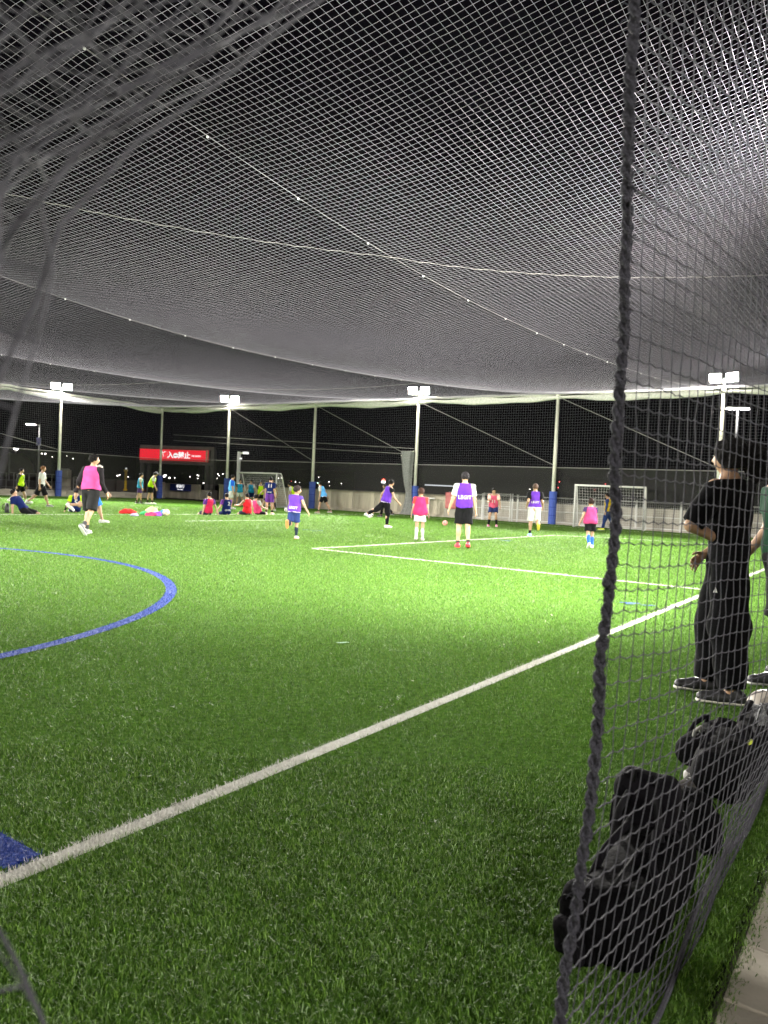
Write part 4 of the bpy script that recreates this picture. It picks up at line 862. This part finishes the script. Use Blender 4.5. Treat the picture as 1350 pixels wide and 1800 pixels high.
# ---- near net: left curtain tied back, out of focus
lc = tag(empty('near_net'), 'blurred dark net gathered in layers at the left edge of the opening', 'net')
def edge_t(z): return np.interp(z, [0, .5, .74, .9, 1.03, 1.2, 1.33, 1.42, 1.48, 1.56, 1.66, 1.78, 1.9, 2.2, 2.8, 6.3], [.33, .35, .345, .315, .255, .20, .262, .305, .318, .37, .47, .58, .67, .86, 1.0, 1.15])
for L, (s0, ph, gx, sl) in enumerate(((-.50, 0.0, .050, .55), (-.56, 1.7, .055, .25), (-.62, 3.3, .060, .9))):
    ww = np.arange(0, 1.6, gx); zz = np.arange(0.0, 6.2, .046); Wg, Z = np.meshgrid(ww, zz, indexing='ij')
    up = np.clip((Z-1.5)/.25, 0, 1)
    Zs = Z-sl*Wg*up*.8+.02*np.sin(Wg*19+ph+Z*5); Zs = np.maximum(Zs, np.where(Z < 1.5, Z, 1.5-0.35*Wg))
    gather = .45+.55*up+.3*np.clip((.9-Z)/.5, 0, 1)
    T = edge_t(Z)-Wg*gather-.012*L+.012*np.sin(Z*11+ph+Wg*9)+rng.normal(0, .003, Z.shape)
    S = s0+.035*np.sin(Wg*13+ph+Z*2)+.02*np.sin(Z*7+ph)+rng.normal(0, .003, Z.shape)
    P = np.stack([CA*S+SA*T, -SA*S+CA*T, np.maximum(Zs, .01)], -1); V, Q = grid_cords(P, .0011, 4)
    kind(link('net_layer', np_mesh('net_layer', V, Q), M_CORD, lc), 'stuff')
    mb = MB(); mb.tube([W(s0+.01*math.sin(z*8+L), float(edge_t(z))+.004*math.sin(z*21+L)-.012*L, z) for z in np.arange(.02, 3.4, .02)], .0017, 6); mb.build('edge_cord', M_CORD, lc)

# ---- bags, shoes and a ball along the inside of the near net
def rbox(c, hx, hy, hz, r, Rm=None, k=.03, taper=0.0):
    c = np.array(c, float); Rm = np.eye(3) if Rm is None else Rm; m = math.sqrt(hx*hx+hy*hy+hz*hz)
    def f(P):
        q = (P-c)@Rm; tz = 1-taper*np.clip((q[..., 2]/hz+1)/2, 0, 1); q = np.abs(np.stack([q[..., 0]/tz, q[..., 1]/tz, q[..., 2]], -1))-np.array([hx-r, hy-r, hz-r])
        return np.linalg.norm(np.maximum(q, 0), axis=-1)+np.minimum(q.max(-1), 0)-r
    return dict(lo=c-m, hi=c+m, f=f, k=k)
def wrinkle(a, fr, ph=0.0): return lambda f, X: f+a*(np.sin(X[..., 0]*fr+2*np.sin(X[..., 2]*fr*.6+ph))+np.sin(X[..., 2]*fr*1.3+X[..., 1]*fr*.8+ph)+.5*np.sin(X[..., 1]*fr*2.1+X[..., 0]*fr))
M_BAG = mat('black nylon', (.0026, .0025, .0032), .8, .06, .3, 20, .3, 50); M_BAG2 = mat('charcoal nylon', (.0065, .006, .008), .8, .08, .3, 12, .3, 60); M_ZIP = mat('zip', (.008, .008, .009), .7, .1); M_WEB = mat('webbing', (.010, .010, .012), .85, .2)
def backpack(label, s, t, rz, sz=1.0, m=M_BAG, tilt=0.0, group='bags lying along the net'):
    e = tag(empty('backpack', W(s, t), rz), label, 'backpack', group); e.rotation_euler = (tilt, 0, rz)
    link('bag_body', sdf_mesh('bag_body', [rbox((0, 0, .25*sz), .17*sz, .11*sz, .25*sz, .07*sz, taper=.22)], .010, wrinkle(.0035, 34)), m, e, True)
    link('front_pocket', sdf_mesh('front_pocket', [rbox((0, -.12*sz, .16*sz), .13*sz, .05*sz, .13*sz, .045*sz, taper=.1)], .010, wrinkle(.003, 40, 1)), M_BAG2, e, True)
    for sg in (-1, 1):
        mb = MB(); mb.tube([(sg*.06*sz, .10*sz, .47*sz), (sg*.08*sz, .19*sz, .44*sz), (sg*.10*sz, .21*sz, .30*sz), (sg*.12*sz, .17*sz, .14*sz), (sg*.14*sz, .10*sz, .05*sz)], .016*sz, 6)
        mb.build('shoulder_strap', M_WEB, e, True)
        mb = MB(); mb.tube([(sg*.165*sz, -.03*sz, .08*sz), (sg*.172*sz, -.02*sz, .2*sz), (sg*.15*sz, .0, .36*sz)], .006*sz, 5); mb.build('side_seam', M_ZIP, e, True)
    mb = MB(); mb.tube([(-.05*sz, .05*sz, .49*sz), (-.04*sz, .05*sz, .55*sz), (.04*sz, .05*sz, .555*sz), (.05*sz, .05*sz, .49*sz)], .010*sz, 6); mb.build('handle', M_WEB, e, True)
    mb = MB(); mb.tube([(.135*sz*math.cos(a), -.10*sz+.0*a, .30*sz+.15*sz*math.sin(a)) for a in np.linspace(.1, 3.04, 14)], .005*sz, 5); mb.build('zip', M_ZIP, e, True)
    return e
backpack('large black backpack standing behind the net at the foot of the braided rope', -.67, 2.74, R(150), .77, M_BAG2, R(-16))
backpack('small dark bag at the very bottom, left of the braided rope', -.68, 2.10, R(-60), .42, M_BAG, R(4))
backpack('black backpack leaning behind the large one, toward the sneaker', -.56, 3.05, R(120), .46, M_BAG, R(-14))
def duffel(label, s, t, rz, L=.6, r=.16, m=M_BAG):
    e = tag(empty('duffel_bag', W(s, t), rz), label, 'sports bag', 'bags lying along the net')
    link('bag_body', sdf_mesh('bag_body', [rbox((0, 0, r*.85), L/2, r, r*.85, r*.7)], .012, wrinkle(.005, 26)), m, e, True)
    for sg in (-1, 1):
        mb = MB(); mb.tube([(-L*.22, sg*r*.8, r*1.3), (-L*.18, sg*r*.55, r*2.0), (0, sg*r*.35, r*2.25), (L*.18, sg*r*.55, r*2.0), (L*.22, sg*r*.8, r*1.3)], .012, 6); mb.build('carry_handle', M_BAG2, e, True)
    mb = MB(); mb.tube([(-L*.4, 0, r*1.72), (0, 0, r*1.75), (L*.4, 0, r*1.72)], .006, 5); mb.build('zip', M_ZIP, e)
    return e
duffel('flat black bag slumped against the net right of the large backpack', -.615, 2.40, R(56), .70, .125)
duffel('black sports bag with curved grey handles lying behind the net', -.60, 3.80, R(58), .58, .13)
d2 = duffel('black bag with white drawstring ends beside the grey sneaker', -.74, 4.15, R(48), .56, .095)
MB().tube([(-.34, -.03, .20), (-.36, -.04, .23), (-.34, -.06, .25), (-.31, -.05, .22)], .009, 6).build('cord_end', mat('white rubber', (.42, .41, .38), .6), d2, True)
duffel('black sports bag below the pale football at the right edge', -.58, 4.55, R(60), .62, .105)
duffel('low black bag at the right edge with a yellow tag', -.56, 4.05, R(56), .56, .10, M_BAG2)
tag(MB().box(tuple(W(-.50, 3.72, .25)), (.035, .006, .02), R(40)).build('bag_tag', mat('yellow tag', (.6, .7, .05), .6)), 'tiny yellow tag hanging on the low black bag', 'tag')
# grey sneaker
def sneaker(label, loc, rz):
    e = tag(empty('sneaker', loc, rz), label, 'shoe')
    link('upper', sdf_mesh('upper', [cap((0, -.10, .048), (0, .0, .052), .040, .042, .02), cap((0, 0, .045), (0, .13, .036), .042, .034, .03), cap((0, -.09, .05), (0, -.085, .105), .036, .034, .02, cut=-.008)], .006, lambda f, X: np.maximum(f, .018-X[..., 2])), mat('grey canvas', (.06, .055, .05), .85, .2, .3, 60, .3, 120), e, True)
    link('sole', sdf_mesh('sole', [cap((0, -.10, .02), (0, .13, .02), .045, .042, .02)], .006, lambda f, X: np.maximum(np.maximum(f, X[..., 2]-.028), .001-X[..., 2])), mat('white rubber', (.42, .41, .38), .6), e, True)
    link('toe_cap', sdf_mesh('toe_cap', [cap((0, .12, .025), (0, .135, .025), .040, .040, .02)], .006, lambda f, X: np.maximum(np.maximum(f, X[..., 2]-.045), -X[..., 1]+.135)), mat('white rubber', (.42, .41, .38), .6), e, True)
    for k in range(4): MB().tube([(-.022, .02+.018*k, .082-.006*k), (0, .024+.018*k, .090-.006*k), (.022, .02+.018*k, .082-.006*k)], .004, 5).build('lace', mat('pale lace', (.5, .5, .47), .8), e)
    return e
sneaker('grey canvas sneaker with white toe lying between the bags and the woman', G(1222, 1398)+Vector((0, 0, 0)), R(118))
sneaker('second grey sneaker lying behind its pair, partly under a bag', G(1262, 1372), R(100))
# footballs
PHI = (1+5**.5)/2
def ball(label, loc, r=.108, c1=(.78, .76, .70), c2=(.05, .05, .05), group=None, name='football'):
    e = tag(empty(name, loc+Vector((0, 0, r)), random.uniform(0, 6)), label, 'ball', group)
    MB().sphere((0, 0, 0), r, sub=3).build('ball_skin', mat('ball skin %.2f %.2f' % c1[:2], c1, .45, .4, .06, 10), e, True)
    mb = MB(); dirs = [Vector(v).normalized() for v in ((0, 1, PHI), (0, -1, PHI), (0, 1, -PHI), (0, -1, -PHI), (1, PHI, 0), (-1, PHI, 0), (1, -PHI, 0), (-1, -PHI, 0), (PHI, 0, 1), (-PHI, 0, 1), (PHI, 0, -1), (-PHI, 0, -1))]
    for d in dirs:
        a = d.orthogonal().normalized(); b = d.cross(a); n0 = len(mb.v); mb.v.append(d*r*1.012)
        for k in range(10): th = 2*math.pi*k/10; rr_ = .36 if k % 2 == 0 else .31; q = (d+(a*math.cos(th)+b*math.sin(th))*rr_).normalized(); mb.v.append(q*r*1.008)
        for k in range(10): mb.f.append((n0, n0+1+k, n0+1+(k+1) % 10))
    kind(mb.build('panel', mat('ball panel %.2f %.2f' % c2[:2], c2, .5), e), 'stuff')
    return e
ball('large pale football on the turf at the right edge, beside the woman', G(1345, 1278), .112, (.42, .38, .33), (.28, .25, .22))
ball('white and black football at the feet of the dribbling player', G(652, 910)); ball('football on the turf between the small goal and the boy in purple', G(503.5, 900))
ball('pink football rolling between the hot pink boy and the tall man', G(782, 924), .105, (.80, .35, .30), (.6, .2, .18)); ball('football lying in the right goal behind the keeper', G(1090, 932))
ball('cream football resting at the right end of the heap of bibs', G(292, 907), .125, (.80, .74, .50), (.75, .6, .3))
# heap of bibs
def heap(label, px, py, rx, ry, rz_, col, k=0):
    c = G(px, py); e = link('folded_bib', sdf_mesh('folded_bib', [ell((0, 0, rz_*.4), (rx, ry, rz_), None, .05), ell((rx*.5, .05, rz_*.3), (rx*.6, ry*.8, rz_*.6), None, .05)], .02, lambda f, X: np.maximum(f+.012*(np.sin(X[..., 0]*30+k)+np.sin(X[..., 1]*40+X[..., 2]*50+k)), -X[..., 2]+.002)), cloth('heap %d' % k, col), None, True)
    e.location = c; e.rotation_euler = (0, 0, k*.7); tag(e, label, 'bib', 'bibs heaped on the turf')
heap('crumpled red bib lying left of the heap', 224, 903, .30, .18, .13, (.60, .03, .03), 1); heap('small crumpled white and violet bib beside the red one', 236, 907, .17, .12, .07, (.38, .34, .55), 2)
heap('crumpled green bib in the heap', 255, 905, .20, .14, .10, (.04, .38, .12), 3); heap('pale yellow-green bib on top of the heap', 267, 903, .24, .16, .19, (.72, .75, .35), 4)
heap('crumpled pink bib in the heap', 266, 907, .20, .12, .10, (.70, .06, .18), 5); heap('crumpled purple bib in the heap', 277, 907, .19, .12, .12, (.28, .08, .55), 6); heap('blue bib under the cream football', 287, 905, .22, .14, .14, (.06, .28, .50), 7)
# black bottle
bt = tag(empty('bottle', G(12, 901.5)), 'black insulated bottle with carry loop at the far left edge', 'bottle')
MB().lathe([(.0, 0), (.065, 0), (.07, .02), (.07, .24), (.05, .27), (.045, .33), (0, .33)]).build('flask', mat('black steel', (.02, .02, .02), .4, .5), bt, True)
MB().tube([(-.05, 0, .30), (-.13, 0, .27), (-.14, 0, .14), (-.075, 0, .10)], .015, 6).build('loop', M_WEB, bt, True); MB().box((.02, .0, .012), (.2, .16, .024), bev=.005).build('base_mat', M_WEB, bt)

# ---- goals
def goal(label, A, B, depth_dir, H=1.95, depth=.9):
    e = tag(empty('football_goal', A), label, 'goal', 'small football goals'); d = (B-A); L = d.length; dn = d/L; bk = depth_dir
    gm = mat('white goal frame', (.80, .80, .76), .4, .4)
    def T(pts, nm, r=.045): MB().tube(pts, r, 8).build(nm, gm, e, True)
    T([Vector((0, 0, 0)), Vector((0, 0, H))], 'goal_post'); T([d, d+Vector((0, 0, H))], 'goal_post'); T([Vector((0, 0, H))-dn*.04, d+Vector((0, 0, H))+dn*.04], 'crossbar')
    for o in (Vector((0, 0, 0)), d): T([o+Vector((0, 0, H)), o+bk*depth*.35+Vector((0, 0, H)), o+bk*depth*.42+Vector((0, 0, H-.1)), o+bk*depth+Vector((0, 0, .04)), o], 'side_frame', .03)
    T([bk*depth+Vector((0, 0, .04)), d+bk*depth+Vector((0, 0, .04))], 'ground_bar', .03); T([bk*depth*.35+Vector((0, 0, H)), d+bk*depth*.35+Vector((0, 0, H))], 'rear_bar', .025)
    prof = [(0.0, H), (.35, H)]+[(.35+.65*q+.0, H*(1-q)-.06*math.sin(q*3.1)) for q in np.linspace(.06, 1, 16)]
    n = int(L/.12); P = np.zeros((n+1, len(prof), 3))
    for i in range(n+1):
        for j, (a, z) in enumerate(prof): p = d*(i/n)+bk*(depth*a)+Vector((0, 0, max(z, .03))); P[i, j] = p
    V, Q = grid_cords(P, .0055, 3); Vs = [V]; Qs = [Q]; off = len(V)
    for o in (Vector((0, 0, 0)), d):
        A_ = []; B_ = []
        for q in np.linspace(0, 1, 9)[1:]:
            A_.append(o+bk*depth*q+Vector((0, 0, .03))); zt = H if q < .4 else H*(1-(q-.35)/.65); B_.append(o+bk*depth*q+Vector((0, 0, zt)))
        for z in np.arange(.12, H, .12): A_.append(o+Vector((0, 0, z))); B_.append(o+bk*depth*(1-.65*z/H)+Vector((0, 0, z)))
        V, Q = cords(A_, B_, .0055); Vs.append(V); Qs.append(Q+off); off += len(V)
    kind(link('goal_net', np_mesh('goal_net', np.concatenate(Vs), np.concatenate(Qs)), mat('goal net cord', (.7, .7, .68), .7), e), 'stuff')
    return e
ga, gb = G(1008, 926), G(1130, 933.5)
_gd = (gb-ga).normalized(); goal('white goal with net in front of the mesh fence on the right', ga, gb, Vector((-_gd.y, _gd.x, 0)))
ga = G(415, 886.5); gb = G(484, 892.0); _gd = (gb-ga).normalized(); goal('white goal turned away behind the players in cyan bibs on the left', ga, gb, Vector((-_gd.y, _gd.x, 0)), 2.0, .9)

# ================================================================== BEYOND THE PITCH
# entrance gantry with the red sign
gy = 58.0; gl = GP(249, 880, gy); gr = GP(364, 880, gy-1.5); gd = gr-gl; gd.z = 0; gyaw = math.atan2(gd.y, gd.x); Lg = gd.length
gan = tag(empty('sign_gantry', (gl.x, gl.y, 0), gyaw), 'grey steel gantry over the road holding the red no entry sign', 'gantry')
M_STL = mat('grey steel', (.20, .20, .195), .6, .4, .12, 3)
for x in (-.05, .55): MB().box((x, 0, 1.85), (.16, .3, 3.7)).build('column', M_STL, gan)
for x in (Lg-.05, Lg+.40): MB().box((x, 0, 1.85), (.26, .35, 3.7)).build('column', M_STL, gan)
for z in (3.82, 2.66): MB().box((Lg/2+.15, 0, z), (Lg+.7, .32, .22)).build('beam', M_STL, gan)
MB().box((Lg-.0, -.1, .35), (1.3, .9, .75), bev=.03).build('concrete_base', CONC, gan)
sgn = MB().box((Lg/2-.05, -.20, 3.22), (Lg+.2, .10, .88)).build('sign_board', mat('red sign face', (.62, .012, .03), .5, .4, emit=(1, .03, .05), es=.11), gan)
MB().box((Lg/2-.05, -.262, 3.645), (Lg+.2, .02, .035)).build('sign_trim', mat('pale sign trim', (.7, .5, .4), .5), sgn); MB().box((Lg/2-.05, -.262, 2.795), (Lg+.2, .02, .035)).build('sign_trim', mat('pale sign trim', (.7, .5, .4), .5), sgn); MB().box((Lg-.03, -.262, 3.22), (.16, .02, .80)).build('sign_edge', mat('cream edge', (.7, .62, .45), .5), sgn)
def text(body, size, loc, yaw, m, parent, depth=.012, name='lettering', bold=.03, sx=1.0):
    cu = bpy.data.curves.new('t', 'FONT'); cu.body = body; cu.size = size; cu.extrude = depth/2; cu.offset = size*bold; cu.align_x = 'CENTER'; cu.align_y = 'CENTER'; cu.resolution_u = 3
    to = bpy.data.objects.new('t', cu); COL.objects.link(to); bpy.context.view_layer.update(); me = bpy.data.meshes.new_from_object(to); bpy.data.objects.remove(to); me.materials.clear()
    o = link(name, me, m, parent); o.location = loc; o.rotation_euler = (math.pi/2, 0, yaw); o.scale = (sx, 1, 1); return o
WH = mat('white sign print', (.85, .85, .85), .5, emit=(1, 1, 1), es=.12)
for ch, x in (('進', 1.80), ('入', 2.24), ('禁', 3.05), ('止', 3.52)): text(ch, .52, (x*Lg/5, -.262, 3.20), 0, WH, sgn, bold=.045)
MB().tube([(2.64*Lg/5, -.255, 3.20), (2.64*Lg/5, -.27, 3.20)], .20, 20).build('no_entry_disc', WH, sgn); MB().box((2.64*Lg/5, -.275, 3.20), (.26, .012, .05)).build('disc_bar', mat('red bar', (.3, .02, .04), .5), sgn)
text('NO ENTRY', .155, (4.2*Lg/5, -.262, 3.20), 0, WH, sgn, bold=.05)
# banner wall on the road
ra_ = ST(*GP(288, 870, 57.5)[:2]); rb_ = ST(*GP(351, 872, 55.5)[:2])
bw0, bw1 = GP(300.5, 862, 56.6), GP(337, 862, 55.6); bd = bw1-bw0; by = math.atan2(bd.y, bd.x)
bn = tag(empty('banner', ((bw0.x+bw1.x)/2, (bw0.y+bw1.y)/2-.25, 0), by), 'dark blue banner with white lettering on the road wall under the red sign', 'banner')
MB().box((0, 0, .83), (math.hypot(bd.x, bd.y), .03, .50)).build('banner_cloth', mat('navy banner', (.02, .035, .20), .6), bn)
text('最徐行', .27, (0, -.022, .90), 0, WH, bn, bold=.02); text('Drive slowly', .11, (0, -.022, .68), 0, WH, bn, bold=.01)
# stacked blocks at the left pole, fence, little gate
def stack(px0, px1, Yd, n, hh, label):
    a = GP(px0, 870, Yd); b = GP(px1, 870, Yd); wd = (b-a).length; e = tag(empty('block_stack', ((a.x+b.x)/2, Yd, 0)), label, 'concrete blocks')
    for k in range(n): MB().box((random.uniform(-.015, .015), 0, hh*(k+.5)), (wd, .6, hh-.02), bev=.02).build('block', CONC, e)
    for k in range(3): MB().box((-wd/3+wd/3*k, 0, hh*n+.03), (.16, .2, .06), bev=.02).build('sandbag', mat('white bag', (.6, .6, .58), .8), e)
stack(105, 121, 50.6, 3, .57, 'stack of three pale concrete blocks beside the far left floodlight pole'); stack(279, 288, 54.5, 2, .56, 'stack of two pale blocks behind the lime bib player'); stack(951, 969, 38.6, 2, .55, 'grey blocks standing by the pole behind the man in white shorts')
def rail(px0, px1, Yd, h, label, n):
    a = GP(px0, 860, Yd); b = GP(px1, 860, Yd); e = tag(empty('railing', (a.x, Yd, 0)), label, 'fence', 'steel railings at the far left'); Lx = b.x-a.x
    for k in range(n): MB().tube([(Lx*k/(n-1), 0, 0), (Lx*k/(n-1), 0, h)], .03, 6).build('post', M_WF2, e)
    for z in (.35, h*.62, h): MB().tube([(0, 0, z), (Lx, 0, z)], .02, 5).build('bar', M_WF2, e)
M_WF2 = mat('grey galvanised rail', (.42, .42, .40), .5, .4)
rail(-30, 104, 53, 1.35, 'grey steel railing behind the walking men at far left', 11); rail(129, 142, 52.5, 1.25, 'short grey railing right of the stacked blocks', 3)
dm0 = ST(*GP(120, 870, 56)[:2]); dm1 = ST(*GP(278, 870, 58)[:2])
def plain_wall(px0, Y0_, px1, Y1_, h, label, m):
    a = GP(px0, 870, Y0_); b = GP(px1, 870, Y1_); d = b-a; d.z = 0; yaw = math.atan2(d.y, d.x); n = max(1, round(d.length/1.8)); e = tag(empty('concrete_wall', (a.x, a.y, 0), yaw), label, 'wall'); pw = d.length/n; pm = None
    for k in range(n):
        if pm is None: o = MB().box((0, 0, h/2), (pw-.02, .2, h), bev=.01).build('wall_panel', m, e); pm = o.data
        else: o = bpy.data.objects.new('wall_panel', pm); COL.objects.link(o); o.parent = e
        o.location = (pw*(k+.5), 0, 0)
plain_wall(-40, 55, 104, 56, .75, 'low dark wall behind the far left railing', mat('shade-dark concrete', (.16, .155, .145), .9, .2, .3, 1, .2, 20)); plain_wall(118, 55, 280, 60, 1.22, 'dim grey wall behind the large pink man and the yellow post', mat('shade-dark concrete', (.16, .155, .145), .9, .2, .3, 1, .2, 20)); plain_wall(287, 57.5, 352, 56, 1.10, 'stained wall carrying the blue banner', M_WALL)  # shade on the two dim walls is put into their dark concrete colour
yp = GP(220, 870, 52.5); y_ = tag(empty('yellow_post', (yp.x, yp.y, 0)), 'yellow valve post with a cross top against the dim wall', 'post'); YM = mat('yellow paint', (.62, .40, .04), .5)
MB().box((0, 0, 1.15), (.14, .1, 1.3)).build('shaft', YM, y_); MB().box((0, 0, 1.86), (.26, .14, .14), bev=.02).build('cross_head', YM, y_); MB().sphere((0, 0, 1.99), .07).build('top_cap', WH, y_); MB().box((0, 0, .52), (.24, .16, .12)).build('foot', YM, y_)
# street lamps
M_SL = mat('lit street lamp', (1, 1, 1), emit=(1, .97, .93), es=16)
def street_lamp(label, px, Yd, ytop, heads, sign=False):
    b = GP(px, 870, Yd); top = GP(px, ytop, Yd); h = top.z; e = tag(empty('street_lamp', (b.x, Yd, -.05)), label, 'street lamp'); ax_ = top.x-b.x
    MB().tube([(0, 0, 0), (0, 0, h)], [.09, .06], 8).build('lamp_post', mat('pale painted post', (.5, .5, .5), .5), e, True)
    for (dx, dz) in heads:
        MB().tube([(0, 0, h-.1), (dx*.6, 0, h+dz-.03), (dx, 0, h+dz)], .035, 6).build('lamp_arm', M_POLE, e, True); hd = MB().box((dx, 0, h+dz), (.75, .28, .10), bev=.03).build('lamp_head', M_POLE, e); MB().box((dx, -.02, h+dz-.06), (.66, .26, .05)).build('lamp_lens', M_SL, hd)
    if sign:
        sb = MB().box((0, -.1, h-1.45), (.34, .03, .62), bev=.01).build('sign_plate', mat('pale blue sign', (.45, .45, .75), .5), e); MB().box((0, -.12, h-1.62), (.2, .012, .2)).build('sign_square', mat('blue sign', (.12, .12, .45), .5), sb)
    return e
street_lamp('slim street lamp with lit head and small sign plate at far left', 66, 62, 744, [(-.72, -.02)], True)
street_lamp('street lamp with twin lit heads behind the woman, right side', 1288, 46, 716, [(-.35, .02), (.3, .04)])
street_lamp('thin unlit-looking lamp post at the left edge beyond the railing', 14.5, 75, 794, [])
def spot_src(loc, e_, tgt, size=110):
    l = bpy.data.lights.new('street_lamp_beam', 'SPOT'); l.energy = e_; l.color = (1, .95, .88); l.shadow_soft_size = .12; l.spot_size = R(size); l.spot_blend = .6
    o = bpy.data.objects.new('street_lamp_beam', l); COL.objects.link(o); o.location = loc; o.rotation_euler = (Vector(tgt)-Vector(loc)).to_track_quat('-Z', 'Y').to_euler()
spot_src((GP(1288, 716, 46).x, 45.8, 6.0), 500, (12, 40, 0))
# walkway lamp behind the camera (lights the paving and the near net)
wl = tag(empty('street_lamp', (5.5, -4.5, 0)), 'walkway street lamp behind the camera', 'street lamp')
MB().tube([(0, 0, 0), (0, 0, 4.4)], [.07, .05], 8).build('lamp_post', M_POLE, wl, True); _h = MB().box((0, .3, 4.4), (.3, .7, .1), bev=.03).build('lamp_head', M_POLE, wl); MB().box((0, .3, 4.335), (.25, .6, .03)).build('lamp_lens', M_SL, _h)
spot_src((5.5, -4.2, 4.28), 340, (1.0, 1.7, 0), 44)
nb = tag(empty('shade_board', W(1.75, 1.55), ANG1), 'small shade board added outside the frame to shade the paving', 'shade board')  # unseen board, added to throw shade on the paving
for x in (-.45, .45): MB().box((x, 0, .55), (.05, .05, 1.1)).build('board_post', M_STL, nb)
MB().box((0, 0, .95), (1.0, .03, .45)).build('board', M_STL, nb)
# camera pole left of the goal
cp_ = GP(417.5, 870, 47.5); ct = GP(418, 794, 47.5); c_ = tag(empty('camera_pole', (cp_.x, cp_.y, 0)), 'white pole with a small camera arm behind the small goal', 'pole')
MB().tube([(0, 0, 0), (0, 0, ct.z)], .11, 8).build('shaft', mat('pale painted post', (.5, .5, .5), .5), c_, True); MB().tube([(0, 0, ct.z-.1), (.55, 0, ct.z-.02)], .04, 6).build('arm', M_POLE, c_); MB().box((.42, -.05, ct.z-.06), (.36, .14, .14), bev=.02).build('camera_body', WH, c_); MB().box((.12, -.05, ct.z-.42), (.14, .1, .1)).build('junction_box', WH, c_)
MB().tube([(0, 0, .9), (0, 0, .95)], .13, 8).build('collar', M_POLE, c_)
# round tank shape at far left
tk = GP(24, 870, 78); MB_ = MB().lathe([(1.9, 0), (1.9, 1.5), (1.75, 2.3), (1.3, 2.95), (.7, 3.3), (0, 3.4)], (0, 0, 0), 24); t_ = MB_.build('round_tank', mat('dim grey render', (.12, .115, .10), .9, .2, .2, 1), None, True); t_.location = (tk.x, tk.y, 0); tag(t_, 'dim round-topped tank beyond the far left railing', 'tank')
# red and white beacon above the dribbling player
bp_ = GP(674, 846, 62); b_ = tag(empty('warning_beacon', (bp_.x, bp_.y, 0)), 'red and white lit beacon above the far wall left of the gathered net', 'beacon')
MB().tube([(0, 0, 0), (0, 0, bp_.z-.2)], .05, 6).build('beacon_post', M_STL, b_); MB().box((0, 0, bp_.z-.06), (.32, .2, .12), bev=.03).build('white_lamp', mat('lit white beacon', (1, 1, 1), emit=(1, 1, 1), es=3), b_); MB().sphere((0, 0, bp_.z+.06), .13).build('red_lamp', mat('lit red beacon', (1, .1, .1), emit=(1, .08, .05), es=2.2), b_)
# distant town: dark blocks with a few lit windows
M_FB = mat('dark distant building', (.012, .012, .014), .9)
def far_block(label, px0, px1, ytop, Yd, wins):
    a = GP(px0, 870, Yd); b = GP(px1, 870, Yd); t = GP((px0+px1)/2, ytop, Yd); e = tag(empty('distant_building', ((a.x+b.x)/2, Yd, 0)), label, 'building', 'dark buildings on the far shore')
    MB().box((0, 6, t.z/2-2), (b.x-a.x, 10, t.z+4)).build('tower_wall', M_FB, e)
    for (x, y, r, c) in wins:
        p = GP(x, y, Yd); w_ = r*Yd/F; MB().box((p.x-(a.x+b.x)/2, .9, p.z), (w_, .2, w_)).build('lit_window', mat('far light %s' % c, (1, 1, 1), emit={'w': (1, .95, .85), 'r': (1, .08, .08), 'g': (.5, 1, .7)}[c], es={'w': 2.6, 'r': 2.0, 'g': 1.2}[c]), e)
far_block('dark distant building left of the blocks with two small lights', 60, 128, 795, 330, [(72, 797, 1.6, 'w'), (78, 797.5, 2, 'w'), (90, 803, .8, 'w'), (104, 804, .8, 'w'), (116, 801, .8, 'w'), (127, 806, 1, 'w'), (28, 789, 3, 'w')])
far_block('dark distant building right of the pole with a lit sign', 134, 236, 800, 350, [(147, 827, 2.2, 'w'), (150, 828, 1.6, 'w'), (205, 836, 1.6, 'w'), (209, 835, 1.4, 'w'), (224, 838, 1, 'w')])
far_block('dark distant block seen through the gantry with several lights', 262, 345, 806, 340, [(288, 837, 3, 'w'), (290, 835.5, 2, 'w'), (297, 840, 2, 'w'), (306, 840, 1, 'w'), (333, 838, 1, 'w'), (346, 835, 1.2, 'w'), (348, 836, 1.2, 'w'), (347, 841, 1, 'w'), (357, 849, 1.4, 'w'), (292, 853, 2, 'w'), (319, 854, 2, 'w'), (325, 854, 1.4, 'w')])
far_block('dark distant block between gantry and goal with pinprick lights', 366, 402, 808, 340, [(382, 833, 1.2, 'w'), (384, 836, 1, 'w'), (391, 833, 1.2, 'w'), (381, 841, .8, 'w'), (373, 824, .8, 'w')])
far_block('dark distant block right of the small goal with dim lights', 488, 548, 825, 360, [(489, 840.5, 1.4, 'w'), (494, 840.5, 1, 'w'), (519, 847, 1.4, 'w'), (512, 846, .6, 'r'), (526, 848, .6, 'w')])
far_block('dark distant block right of the second pole with greenish lights', 556, 622, 828, 360, [(560, 839, .9, 'w'), (558, 849, 1.8, 'g'), (562, 854, 2.2, 'w'), (578, 847, 1.2, 'w'), (600, 850, .8, 'w'), (579, 854, .7, 'w')])
far_block('dark distant mast block with red aviation lights right of centre', 1010, 1085, 842, 380, [(984, 847, 1.4, 'r'), (982, 857, 1.2, 'r'), (1065, 851, 1.2, 'r'), (1046, 861, .9, 'r'), (932, 860, 1, 'w')])
lb = GP(773, 853.5, 240); lo = MB().box((0, 0, 0), (9.5, .6, .35)).build('pier_deck', mat('dim lit deck', (.4, .4, .4), emit=(.9, .95, 1), es=.22)); lo.location = lb; tag(lo, 'faint pale line of a distant lit pier above the far wall', 'pier')
for px_, py_ in ((28, 789),):
    p = GP(px_, py_, 90); e = tag(empty('distant_lamp', (p.x, p.y, 0)), 'distant lit lamp above the tank at far left', 'lamp'); MB().tube([(0, 0, 0), (0, 0, p.z)], .05, 6).build('lamp_post', M_STL, e); MB().box((0, 0, p.z), (.4, .2, .12)).build('lamp_lens', M_SL, e)
